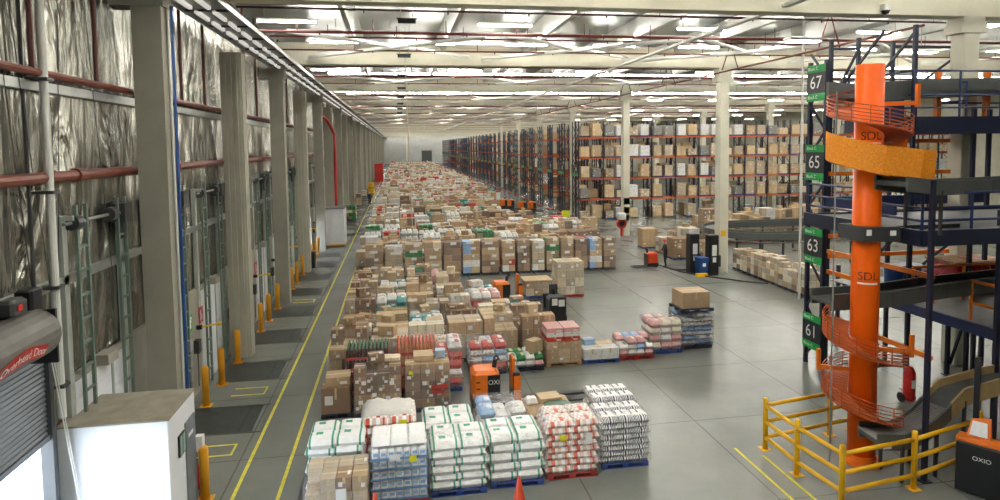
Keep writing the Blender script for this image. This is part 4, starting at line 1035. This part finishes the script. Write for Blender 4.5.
# standing row of tall narrow loads, then the packed field behind it
TALL = []
for q in range(8):
    m = MB(); h = 2.0
    for k in range(5):
        for i in range(2):
            for j in range(2): m.box(-.4 + .4 * i + .005, .4 * i - .005, -.5 + .5 * j, .5 * j - .01, k * .38 + .0, k * .38 + .37, RN.choice(((0, 1, 4, 2), (3, 7, 1, 0), (0, 2, 6, 5), (W_, 1, 0, PB), (0, 1, GR, 4), (1, 0, RD, W_), (2, 4, 0, 5), (7, 6, W_, 3))[q]))
    for z in (.5, .95, 1.4, 1.75):
        m.box(RN.uniform(-.3, .1), RN.uniform(.1, .35), -.505, -.5, z, z + .15, 15) if RN.random() < .7 else None
    TALL.append(m.mesh('cartons', MIX))
TFILM = shell_mesh(.82, 1.02, 1.95, M_film, rnd=RN)
RY = 38.9; x = -1.5; c = 0
while x < 13.4:
    s = 1.3 if x < 6 else 1.0
    t = load('tall narrow film wrapped load, %s from the left in the standing row' % nth(c), x, RY + RN.uniform(-.05, .1))
    o = place(PAL['dark'], 'pallet', t); o.scale = (.68 * s, 1, 1)
    g = place(TALL[(c * 5 + 2) % 8], 'cartons', t, (0, 0, .14)); g.scale = (s, 1, RN.uniform(.95, 1.08)); f = place(TFILM, 'stretch_film', t, (0, 0, .04)); f.scale = (s, 1, 1.05)
    x += .94 * s if s == 1 else 1.18; c += 1; NL += 1
PROTO = []
for q in range(22):
    h = RN.choice((.9, 1.1, 1.25, 1.4, 1.6)); ty = (0, 3, 1, 4, 2, 5, 6)[q % 7]
    if ty in (0, 1, 2, 5):
        mb = carton_block(RN.choice((2, 3, 4)), 2, RN.choice((2, 3, 4)), 1.25, 1.1, h, rnd=RN)
        for _k in range(RN.randrange(3)):
            a, b_ = RN.uniform(-.4, .1), RN.uniform(-.4, .1); mb.box(a, a + RN.uniform(.3, .5), b_, b_ + .4, .14 + h, .14 + h + RN.uniform(.1, .35), RN.randrange(8))
        me = mb.mesh('goods', CART + [M_paper]); nm = 'brown carton'
    elif ty == 6:
        mb = carton_block(3, 2, 3, 1.25, 1.1, h, rnd=RN); me = mb.mesh('goods', [MIX[CR], M_pwhite, MIX[6], MIX[7], MIX[CR], M_pwhite, MIX[3], MIX[PK], M_pblue]); nm = 'pale carton'
    elif ty == 3:
        mb = MB()
        for k in range(4):
            for i in range(3): mb.pillow(-.41 + .41 * i, 0, .14 + h * (k + .5) / 4, .43, 1.1, h / 4 * 1.1, nx=6, ny=4, rnd=RN)
        me = mb.mesh('goods', [M_pwhite], True); nm = 'white pack'
    else:
        mb = MB(); cs = RN.choice(((PK, W_, 1), (RD, W_, CR), (TL, W_, PB), (GR, 0, CR)))
        for k in range(4):
            for i in range(3):
                for j in range(2): mb.box(-.6 + .4 * i, -.6 + .4 * i + .39, -.55 + .55 * j, .55 * j - .01, .14 + k * h / 4, .14 + (k + 1) * h / 4 - .01, RN.choice(cs))
        for i in range(3): mb.pillow(-.4 + .4 * i, 0, .14 + h + .08, .42, 1.0, .2, lambda a, b_: cs[0], nx=5, ny=4, rnd=RN)
        me = mb.mesh('goods', MIX); nm = 'mixed colour'
    PROTO.append((me, nm, h))
MFILM = shell_mesh(1.3, 1.14, 1.3, M_film, rnd=RN)
TAN = [p for p in PROTO if 'carton' in p[1]]
def field(label, x, y, rz=0, grp=LG, src=PROTO):
    me, nm, h = RN.choice(src); t = load(label % nm, x, y, rz, grp)
    place(PAL[RN.choice(('blue', 'dark', 'plain', 'red'))], 'pallet', t); g = place(me, 'goods', t); g.scale = (1, 1, RN.uniform(.85, 1.15))
    if RN.random() < .7: f = place(MFILM, 'stretch_film', t); f.scale = (1, 1, (h + .14) / 1.3)
    return t
y = 40.55; r = 0
while y < 59:
    x = -2.0 + RN.uniform(-.1, .1); c = 0; xe = 13.6 if y < 45 else (15.6 if y < 54 else 17.2 if y < 57 else 13)
    while x < xe:
        if not (r > 3 and RN.random() < .05):
            field('%%s load, %s from the yellow line, %s row behind the standing row' % (nth(c), nth(r)), x + RN.uniform(-.06, .06), y + RN.uniform(-.1, .1)); NL += 1
        c += 1; x += 1.37
    y += 1.46; r += 1
# carton stacks on the right: the straight row, the clutter by the wrappers and before the rack
for k in range(6):
    cartons('tan carton load, %s from the far end of the row left of the number frame' % nth(k), 21.5 - .06 * k, 36.2 - 1.3 * k, 1.15, 1.22, RN.choice((1.2, 1.3, 1.4)), 2, 3, 4, 'dark', 6, .6, cols=[6, 7, CR, 1, 6, 4]); NL += 1
for k, (x, y) in enumerate(((19.2, 41), (20.9, 40.6), (19.4, 43.4), (21.2, 43.6), (19.0, 46), (21.6, 46.3), (23.2, 48), (24.6, 46.4))):
    field('%%s load beside the wrapping machines, %s of the cluster' % nth(k), x, y, 0, LG, TAN); NL += 1
c = 0
for j in range(4):
    for i in range(12):
        if RN.random() < .08 or abs(26.0 + 1.55 * i + .6 * j - 44) < 1.2: continue
        field('%%s load among the crowded loads before the front rack, %s of the field' % ('%dth' % (c + 1) if c > 3 else nth(c)), 26.0 + 1.55 * i + .6 * j, 47 + 2.6 * j + RN.uniform(-.3, .3), 0, LG, TAN).scale.z = RN.uniform(1.0, 1.5); NL += 1; c += 1
print('floor loads', NL)
# the field farther on, more loads than anyone could count
m = MB(); y = 60.
while y < 270:
    x = -2.0 + RN.uniform(-.15, .15); xe = 12.0 if y < 72 else (11.4 if y < 86 else 14.6)
    while x < xe:
        if RN.random() > .05:
            h = RN.uniform(.8, 1.75); nx = RN.choice((1, 2, 3)); nz = RN.choice((1, 2, 3)); pal = RN.choice((0, 1, 2, 3, 4, 5, 6, 7, 6, W_, W_, W_, PK, CR, CR, CR, RD, TL))
            yy = y + RN.uniform(-.15, .15)
            for k in range(nz):
                for i in range(nx):
                    mi = pal if RN.random() < .7 else RN.choice((0, 1, 3, W_, CR))
                    m.box(x - .6 + 1.2 * i / nx, x - .61 + 1.2 * (i + 1) / nx, yy - .5, yy + .5, .12 + h * k / nz, .12 + h * (k + 1) / nz - .02, mi)
            m.box(x - .6, x + .6, yy - .5, yy + .5, 0, .1, 5)
            if RN.random() < .5: m.box(x - RN.uniform(0, .4), x + RN.uniform(.1, .4), yy - .3, yy + .25, .12 + h, .12 + h + RN.uniform(.1, .4), RN.choice((0, 1, 3, 7, W_, RD)))
        x += 1.42
    y += 1.6
tag(m.build('distant_pallet_loads', MIX), 'countless pallet loads filling the far end of the hall', 'pallet loads', None, 'stuff')

# ------------------------------------------------------------------ trucks, machines, people, cones
def order_picker(label, x, y, rz, body=None, long_=True, letters=None, rest=True, papers=False, group=None, panel_front=False):
    t = thing('pallet_truck', label, 'pallet truck', (x, y, 0), rz, group); B = body or M_orange
    MB().box(-.42, .42, -.4, .4, .1, .38).build('chassis', M_black, t)
    MB().bbox(-.42, .42, -.4, .4, .38, 1.2, .1).build('battery_cover', B, t)
    m = MB(); m.box(.05, .43, -.412, -.4, .4, 1.08, 0); m.box(.42, .435, -.36, .36, .3, 1.1, 0); m.box(-.3, -.18, -.41, -.4, .66, .7, 0); m.box(-.3, -.18, -.41, -.4, .86, .9, 0)
    if letters: m.text(letters, .2, Matrix(((1, 0, 0, .24), (0, 0, -1, -.418), (0, 1, 0, .86), (0, 0, 0, 1))), 1)
    m.build('black_panel', [M_black, M_white], t)
    m = MB(); m.tube([(.3, 0, 1.15), (.34, 0, 1.42)], .07, 8); m.tube([(.34, -.16, 1.44), (.34, .16, 1.44)], .035, 8)
    for s in (-.16, .16): m.tube([(.34, s, 1.44), (.42, s * .8, 1.5), (.46, s * .4, 1.45)], .03, 6)
    m.build('steering_head', M_black, t)
    if rest:
        MB().box(.42, .84, -.36, .36, .12, .2).build('platform', M_black, t)
        MB().bbox(.84, 1.06, -.38, .38, .12, 1.1, .03).build('fork_carriage', M_black, t)
        MB().bbox(.8, .92, -.3, .1, .6, 1.55, .03).build('back_rest', B, t)
        MB().box(.86, 1.07, -.386, -.1, .15, 1.0).build('side_panel', B, t)
    L0 = 1.06 if rest else .42; L1 = L0 + (2.9 if long_ else 1.2)
    for s in (-.25, .25): MB().box(L0, L1 - .12, s - .09, s + .09, .06, .12).add([(L1 - .12, s - .09, .06), (L1 - .12, s + .09, .06), (L1 - .12, s + .09, .12), (L1 - .12, s - .09, .12), (L1, s - .04, .06), (L1, s + .04, .06), (L1, s + .04, .08), (L1, s - .04, .08)], [(0, 1, 5, 4), (1, 2, 6, 5), (2, 3, 7, 6), (3, 0, 4, 7), (4, 5, 6, 7), (0, 3, 2, 1)]).build('fork', M_dgrey, t)
    for px, py in ((-.25, -.3), (-.25, .3), (L1 - .4, -.25), (L1 - .4, .25)):
        r = .11 if px < 0 else .05; MB().tube([(px, py - .04, r), (px, py + .04, r)], r, 12).build('wheel', M_black, t)
    if papers:
        m = MB(); m.box(-.425, -.42, -.36, .36, .12, 1.2, 0); m.box(-.43, -.425, -.3, -.02, .8, 1.1, 1); m.box(-.43, -.425, .03, .28, .86, 1.16, 1)
        m.build('rear_panel', [M_black, M_paper], t)
    return t
order_picker('orange order picker truck behind the white sacks of the front row', 2.5, 18.85, 0, letters='OXI')
order_picker('black order picker with papers on its panel at the end of the pallet block', 6.95, 27.4, pi / 2, M_dgrey, long_=False, papers=True)
order_picker('orange order picker among the pallets before the standing row', 5.0, 31.0, 0, long_=False)
order_picker('red orange pallet truck steered by the man in the red cap', 16.2, 38.6, pi, mat('red_orange_cover', 'd2451c', .42, var=.07), False, rest=False).scale = (.85, .85, .8)
for k, (x, y, a) in enumerate(((13.2, 79.2, .5), (14.2, 78.4, -.4), (14.9, 75.2, .2), (16.0, 74.6, .1))):
    order_picker('orange truck parked before the dark rack ends, %s from the left' % nth(k), x, y, a, None, False, rest=False, group='orange trucks parked by the rack ends')
# truck at the lower right corner
t = thing('pallet_truck', 'black and orange truck with a clipboard at the lower right corner', 'pallet truck', (13.12, 11.95, 0), .6); t.scale = (1.12, 1.12, 1.12)
MB().bbox(-.42, -.34, -.48, .48, .05, 1.05, .02).build('black_panel', M_black, t)
MB().text('OXIO', .12, Matrix(((0, 0, -1, -.425), (-1, 0, 0, .05), (0, 1, 0, .78), (0, 0, 0, 1)))).build('lettering', M_white, t)
MB().bbox(-.34, .35, -.46, .46, .1, 1.02, .05).build('chassis', M_black, t)
MB().bbox(-.36, .0, -.5, .5, 1.02, 1.12, .02).build('top_cover', M_orange, t)
m = MB(); m.add([(-.2, -.05, 1.12), (.0, -.05, 1.12), (.0, .35, 1.12), (-.2, .35, 1.12), (-.02, -.02, 1.5), (.06, -.02, 1.5), (.06, .3, 1.42), (-.02, .3, 1.42)], [(3, 2, 1, 0), (4, 5, 6, 7), (0, 1, 5, 4), (1, 2, 6, 5), (2, 3, 7, 6), (3, 0, 4, 7)]); m.build('control_console', M_orange, t)
m = MB(); m.quad((-.21, .0, 1.17), (-.21, .3, 1.17), (-.06, .27, 1.42), (-.06, .03, 1.42)); cb = m.build('clipboard_paper', M_paper, t)
MB().bbox(.35, 1.1, -.42, .42, .1, .55, .04).build('battery', M_orange, t)
for s in (-.3, .3): MB().box(.42, .52, s - .05, s + .05, .1, 2.6).build('mast', M_black, t)
MB().tube([(.2, -.3, 1.1), (.25, -.3, 1.3), (.45, -.2, 1.32)], .03, 6).build('grab_handle', M_black, t)
for px, py in ((-.15, -.36), (-.15, .36), (.9, -.3), (.9, .3)): MB().tube([(px, py - .05, .12), (px, py + .05, .12)], .12, 12).build('wheel', M_black, t)

# stretch wrapping machines beside the column
def tower(label, x, y, lab):
    t = thing('wrapping_machine', label, 'wrapping machine', (x, y, 0))
    MB().bbox(-.3, .3, -.3, .3, 0, 2.45, .03).build('tower', M_black, t)
    m = MB(); m.box(-.14, .16, -.31, -.3, 1.2, 1.85); m.box(-.1, .12, -.31, -.3, .8, 1.1); m.build('notice', M_paper, t)
    MB().lathe([(.6, 0), (.6, .08)], -.3, 1.3, 24).build('turntable', M_dgrey, t)
    if lab: MB().box(-.35, .35, -1.3, -1.05, 0, .18).build('yellow_foot', M_yellow, t)
    MB().bbox(.3, .5, -.2, .2, .5, 1.2, .03).build('film_carriage', M_dgrey, t)
tower('black wrapping machine tower with white notices left of the blue bin', 17.95, 36.3, 1)
tower('dark wrapping machine tower standing against the pale column', 18.8, 35.5, 0)
t = thing('wheelie_bin', 'blue wheelie bin between the wrapping machine towers', 'bin', (18.2, 35.62, 0))
MB().add([(-.25, -.28, .05), (.25, -.28, .05), (.25, .28, .05), (-.25, .28, .05), (-.3, -.34, 1.0), (.3, -.34, 1.0), (.3, .34, 1.0), (-.3, .34, 1.0)], [(3, 2, 1, 0), (0, 1, 5, 4), (1, 2, 6, 5), (2, 3, 7, 6), (3, 0, 4, 7), (4, 5, 6, 7)]).build('body', M_blue, t)
MB().bbox(-.33, .33, -.37, .4, 1.0, 1.08, .03).build('lid', M_blue, t)
for s in (-.2, .2): MB().tube([(s - .03, .3, .1), (s + .03, .3, .1)], .1, 10).build('wheel', M_black, t)
MB().box(-.1, .1, -.34, -.33, .55, .75).build('label_sticker', M_paper, t)
tag(MB().tube([(16.9, 38.9, .03), (17.3, 36.6, .03), (18.2, 34.9, .03), (19.6, 33.2, .03), (20.6, 32.4, .03)], .05, 6).build('floor_cable_ramp', M_black), 'black cable ramp snaking over the floor past the wrapping machines', 'cable ramp')
# hose reel at the second column
t = thing('hose_reel', 'red hose reel on a stand at the foot of the second column', 'hose reel', (19.2, 52.3, 0))
MB().tube([(0, -.15, 1.1), (0, .15, 1.1)], .42, 18).build('reel', M_red, t); MB().tube([(0, -.2, 1.1), (0, .2, 1.1)], .25, 14).build('hub', M_black, t)
MB().box(-.08, .08, -.1, .1, 0, 1.1).build('stand', M_red, t); MB().lathe([(.03, 1.4), (.4, 1.5), (.4, 1.95), (.3, 2.05)], 0, 0, 14).build('white_hood', M_pwhite, t)
for z, M, lab, nm in ((2.75, M_green, 'small green sign on the second pale column', 'exit_sign'), (1.95, M_yellow, 'yellow warning sign on the second pale column', 'warning_sign'), (1.3, M_paper, 'white notice on the second pale column', 'notice')):
    tag(MB().box(19.45, 20.0, 52.7 - .3, 52.735 - .3, z, z + .55).build(nm, M), lab, 'sign')
tag(MB().box(19.5, 19.85, 35.72, 35.745, 2.3, 2.65).build('warning_sign', M_yellow), 'yellow sticker on the nearest pale column', 'sign')
tag(MB().box(17.0, 17.9, 64.2, 64.26, .4, 1.1).build('warning_board', mat('yellow_green_board', 'c8d41c', .5)), 'yellow green board standing at the foot of the front rack', 'sign')

# ring conveyor right of the column
t = thing('ring_conveyor', 'grey curved conveyor on legs sweeping round behind the carton row', 'conveyor')
cx_, cy_, ra = 24.6, 40.2, 3.1
path = [(32, cy_ - ra)] + [(cx_ + ra * cos(a), cy_ + ra * sin(a)) for a in [radians(-90 - 180 * k / 20) for k in range(21)]] + [(32, cy_ + ra)]
def ribbon(name, off, z0, z1, wd, M):
    m = MB()
    for k in range(len(path) - 1):
        (ax, ay), (bx, by) = path[k], path[k + 1]
        pa = []
        for q, (px, py) in ((k, path[k]), (k + 1, path[k + 1])):
            d0 = path[max(q - 1, 0)]; d1 = path[min(q + 1, len(path) - 1)]; dx, dy = d1[0] - d0[0], d1[1] - d0[1]; l = math.hypot(dx, dy); nx_, ny_ = -dy / l, dx / l
            pa.append([(px + nx_ * (off - wd / 2), py + ny_ * (off - wd / 2)), (px + nx_ * (off + wd / 2), py + ny_ * (off + wd / 2))])
        v = [(*pa[0][0], z0), (*pa[0][1], z0), (*pa[1][1], z0), (*pa[1][0], z0), (*pa[0][0], z1), (*pa[0][1], z1), (*pa[1][1], z1), (*pa[1][0], z1)]
        m.add(v, [(3, 2, 1, 0), (4, 5, 6, 7), (0, 1, 5, 4), (1, 2, 6, 5), (2, 3, 7, 6), (3, 0, 4, 7)])
    m.build(name, M, t)
ribbon('belt', 0, 1.9, 1.97, .9, M_grey); ribbon('side_board', -.5, 1.75, 2.17, .06, M_cside); ribbon('side_board', .5, 1.75, 2.17, .06, M_cside); ribbon('under_rail', 0, 1.5, 1.55, .5, M_galv)
for k in range(1, 22, 3):
    x, y = path[k]; MB().box(x - .05, x + .05, y - .05, y + .05, 0, 1.88).build('leg', M_dgrey, t)
for x in (27, 29.5): 
    for s in (-1, 1): MB().box(x - .05, x + .05, cy_ + s * ra - .05, cy_ + s * ra + .05, 0, 1.88).build('leg', M_dgrey, t)
tag(MB().tube([(20.1, 28.9, 0), (20.1, 28.9, CEIL)], .06, 8).build('white_pole', M_steelw), 'slim white pole rising left of the number frame', 'pole')

# traffic cones at the bottom edge
for lab, x, y in (('orange traffic cone at the bottom edge before the bottle load', -.62, 13.15), ('orange traffic cone at the bottom edge before the fourth front load', 2.5, 13.25)):
    t = thing('traffic_cone', lab, 'cone', (x, y, 0), 0, 'traffic cones in front of the pallets')
    MB().lathe([(.17, .03), (.13, .2), (.03, .7), (.02, .72)], n=18).build('cone_body', mat('cone_orange', 'e2502a', .4), t, True)
    MB().box(-.19, .19, -.19, .19, 0, .03).build('cone_base', M_black, t)

# goods against the dock wall farther on
for k, (x, y, me) in enumerate(((-5.2, 71, 3), (-5.6, 87.6, 0), (-5.7, 104.4, 6))):
    t = load('%s load standing between dock columns, %s one along the wall' % (PROTO[me][1], nth(k)), x, y); place(PAL['dark'], 'pallet', t); place(PROTO[me][0], 'goods', t)
for k, (x, y, M, lab) in enumerate(((-4.6, 112, M_yellow, 'yellow drum'), (-4.3, 150, M_red, 'tall red cabinet'))):
    t = thing('cabinet' if k else 'drum', lab + ' by the dock columns far along the wall', 'cabinet' if k else 'drum', (x, y, 0))
    if k: MB().bbox(-1, 1, -.6, .6, 0, 4.2, .05).build('body', M, t); MB().box(-1.01, 1.01, -.61, -.6, 2.0, 2.1).build('seam', M_dgrey, t)
    else: MB().lathe([(.5, 0), (.55, .1), (.55, 1.7), (.45, 1.9)], n=16).build('body', M, t, True); MB().lathe([(.57, .9), (.57, 1.0)], n=16).build('band', M_dgrey, t)

# people: one continuous skinned body each, clothes as children
def person(name_label, x, y, rz, H, J, edges, hands, hat=None):
    """J: joints (x forward, y left, z up) for a 1.8 m figure with radii"""
    import bmesh
    t = thing('person', name_label, 'person', (x, y, 0), rz)
    k = H / 1.8; names = list(J); bm = bmesh.new(); ly = bm.verts.layers.skin.verify(); vs = {}
    for n in names: vs[n] = bm.verts.new([c * k for c in J[n][:3]])
    for a, b_ in edges: bm.edges.new((vs[a], vs[b_]))
    for n in names:
        sk = vs[n][ly]; r = J[n][3] * k * 1.12; sk.radius = (r, J[n][4] * k * 1.12 if len(J[n]) > 4 else r); sk.use_root = n == 'pelvis'
    me = bpy.data.meshes.new('body'); bm.to_mesh(me); bm.free()
    o = bpy.data.objects.new('body', me); COL.link(o)
    s = o.modifiers.new('k', 'SKIN'); s.use_smooth_shade = True; o.modifiers.new('s', 'SUBSURF').levels = 2
    dg = bpy.context.evaluated_depsgraph_get(); me2 = bpy.data.meshes.new_from_object(o.evaluated_get(dg))
    bpy.data.objects.remove(o)
    o = bpy.data.objects.new('body', me2); COL.link(o); o.parent = t
    me2.materials.clear()
    for M in (M_cloth, M_skin, mat('dark_trousers', '20242c', .9, var=.15), M_black): me2.materials.append(M)
    hp = [Vector(h) * k for h in hands]
    for p in me2.polygons:
        c = p.center; z = c.z / k; p.use_smooth = True
        p.material_index = 1 if z > 1.5 or any((c - h).length < .16 * k for h in hp) else (3 if z < .1 else 2 if z < .95 else 0)
    # fingers, nose, ears and eyes as small shapes joined to the head and hands
    m = MB(); hx, hy, hz = [c * k for c in J['head'][:3]]
    m.tube([(hx + .085 * k, hy, hz + .02), (hx + .125 * k, hy, hz - .015)], [.012, .018], 6); 
    for q in (-1, 1): m.tube([(hx, hy + q * .085 * k, hz - .02), (hx, hy + q * .1 * k, hz + .03)], .02, 6)
    m.build('nose_and_ears', M_skin, o)
    m = MB()
    for q in (-1, 1): m.tube([(hx + .088 * k, hy + q * .035 * k, hz + .03), (hx + .1 * k, hy + q * .035 * k, hz + .03)], .012, 6)
    m.tube([(hx + .09 * k, hy - .03, hz - .06), (hx + .098 * k, hy, hz - .062), (hx + .09 * k, hy + .03, hz - .06)], .007, 5)
    m.build('eyes_and_mouth', M_black, o)
    m = MB()
    for h in hp:
        for q in range(4):
            a = Vector((.0, (q - 1.5) * .021, -.03)); m.tube([h + a, h + a + Vector((.035, 0, -.03 - .006 * (q % 2))), h + a + Vector((.04, 0, -.065))], [.011, .01, .008], 6)
        sd = -1 if h.y > 0 else 1; m.tube([h + Vector((.01, sd * .03, .02)), h + Vector((.04, sd * .05, -.015))], [.012, .009], 6)
    m.build('fingers', M_skin, o)
    if hat:
        m = MB(); m.lathe([(.115 * k, 0), (.118 * k, .05 * k), (.09 * k, .11 * k), (.03 * k, .13 * k)], hx - .005, hy, 16); m.box(hx + .08 * k, hx + .19 * k, hy - .07 * k, hy + .07 * k, 0, .015)
        o2 = m.build('cap', hat, t, True); o2.location.z = hz + .025 * k
    return t
EDG = [('pelvis', 'waist'), ('waist', 'chest'), ('chest', 'neck'), ('neck', 'head'), ('head', 'crown'), ('chest', 'shoulder'), ('shoulder', 'elbow'), ('elbow', 'wrist'), ('wrist', 'hand'), ('chest', 'shoulder2'), ('shoulder2', 'elbow2'), ('elbow2', 'wrist2'), ('wrist2', 'hand2'),
       ('pelvis', 'hip'), ('hip', 'knee'), ('knee', 'ankle'), ('ankle', 'toe'), ('pelvis', 'hip2'), ('hip2', 'knee2'), ('knee2', 'ankle2'), ('ankle2', 'toe2')]
core = {'pelvis': (0, 0, .95, .12, .15), 'waist': (.0, 0, 1.1, .11, .14), 'chest': (.02, 0, 1.34, .13, .16), 'neck': (.02, 0, 1.52, .055), 'head': (.05, 0, 1.65, .09, .1), 'crown': (.04, 0, 1.74, .075),
        'shoulder': (.02, .19, 1.42, .065), 'shoulder2': (.02, -.19, 1.42, .065), 'hip': (0, .09, .88, .1), 'hip2': (0, -.09, .88, .1)}
A = dict(core); A.update({'elbow': (.12, .24, 1.15, .048), 'wrist': (.36, .16, 1.12, .034), 'hand': (.44, .13, 1.13, .04), 'elbow2': (.1, -.24, 1.14, .048), 'wrist2': (.33, -.14, 1.1, .034), 'hand2': (.42, -.11, 1.12, .04),
      'knee': (.04, .1, .49, .068), 'ankle': (-.02, .1, .09, .045), 'toe': (.15, .11, .04, .04), 'knee2': (.0, -.1, .49, .068), 'ankle2': (-.06, -.1, .09, .045), 'toe2': (.12, -.11, .04, .04)})
person('person in dark clothes and a red cap standing at the red truck', 17.0, 38.2, pi - .15, 1.86, A, EDG, [A['hand'][:3], A['hand2'][:3]], M_red)
B = dict(core); B.update({'elbow': (-.08, .25, 1.15, .048), 'wrist': (.02, .26, .92, .034), 'hand': (.05, .26, .84, .04), 'elbow2': (.02, -.25, 1.14, .048), 'wrist2': (.16, -.24, .94, .034), 'hand2': (.2, -.24, .87, .04),
      'knee': (.16, .1, .5, .068), 'ankle': (.2, .1, .09, .045), 'toe': (.36, .1, .05, .04), 'knee2': (-.06, -.1, .5, .068), 'ankle2': (-.26, -.1, .13, .045), 'toe2': (-.12, -.1, .04, .04)})
person('person in dark clothes walking away along the dock aisle', -3.9, 89, pi / 2, 1.8, B, EDG, [B['hand'][:3], B['hand2'][:3]], M_pwhite)

# ------------------------------------------------------------------ daylight, camera
wd = bpy.data.worlds.new('sky'); S.world = wd; wd.use_nodes = True
bg = wd.node_tree.nodes['Background']; bg.inputs['Color'].default_value = (.72, .82, 1, 1); bg.inputs['Strength'].default_value = 8.0
for a, b_, h in OPEN:                                # the open doorways guide the daylight sampling
    la = bpy.data.lights.new('doorway', 'AREA'); la.shape = 'RECTANGLE'; la.size = h; la.size_y = b_ - a; la.cycles.is_portal = True
    lo = bpy.data.objects.new('doorway', la); COL.link(lo); lo.location = (WX - .15, (a + b_) / 2, h / 2); lo.rotation_euler = (0, -pi / 2, 0)
cam = bpy.data.cameras.new('camera'); co = bpy.data.objects.new('camera', cam); COL.link(co); S.camera = co
FOC, CX, CY = 630., 500., 185.
vY = Vector((397 - CX, CY - 147, FOC)).normalized(); u0 = Vector((-.022, 1, 0)); vZ = (u0 - vY * u0.dot(vY)).normalized()
vX = vY.cross(vZ); vX = vX if vX.x > 0 else -vX
right = Vector((vX.x, vY.x, vZ.x)); up = Vector((vX.y, vY.y, vZ.y)); back = -Vector((vX.z, vY.z, vZ.z))
mw = Matrix((right, up, back)).transposed().to_4x4(); mw.translation = (0, 0, 8.0); co.matrix_world = mw
cam.sensor_width = 36; cam.lens = FOC / 1000 * 36; cam.shift_y = -(250 - CY) / 1000; cam.clip_end = 600; cam.clip_start = .1
S.view_settings.view_transform = 'Standard'; S.view_settings.look = 'None'; S.view_settings.exposure = 1.25; S.view_settings.gamma = 1
S.cycles.max_bounces = 8; S.cycles.diffuse_bounces = 4; S.cycles.glossy_bounces = 3; S.cycles.transparent_max_bounces = 24; S.cycles.use_denoising = True
S.cycles.caustics_reflective = False; S.cycles.caustics_refractive = False; S.cycles.sample_clamp_indirect = 6
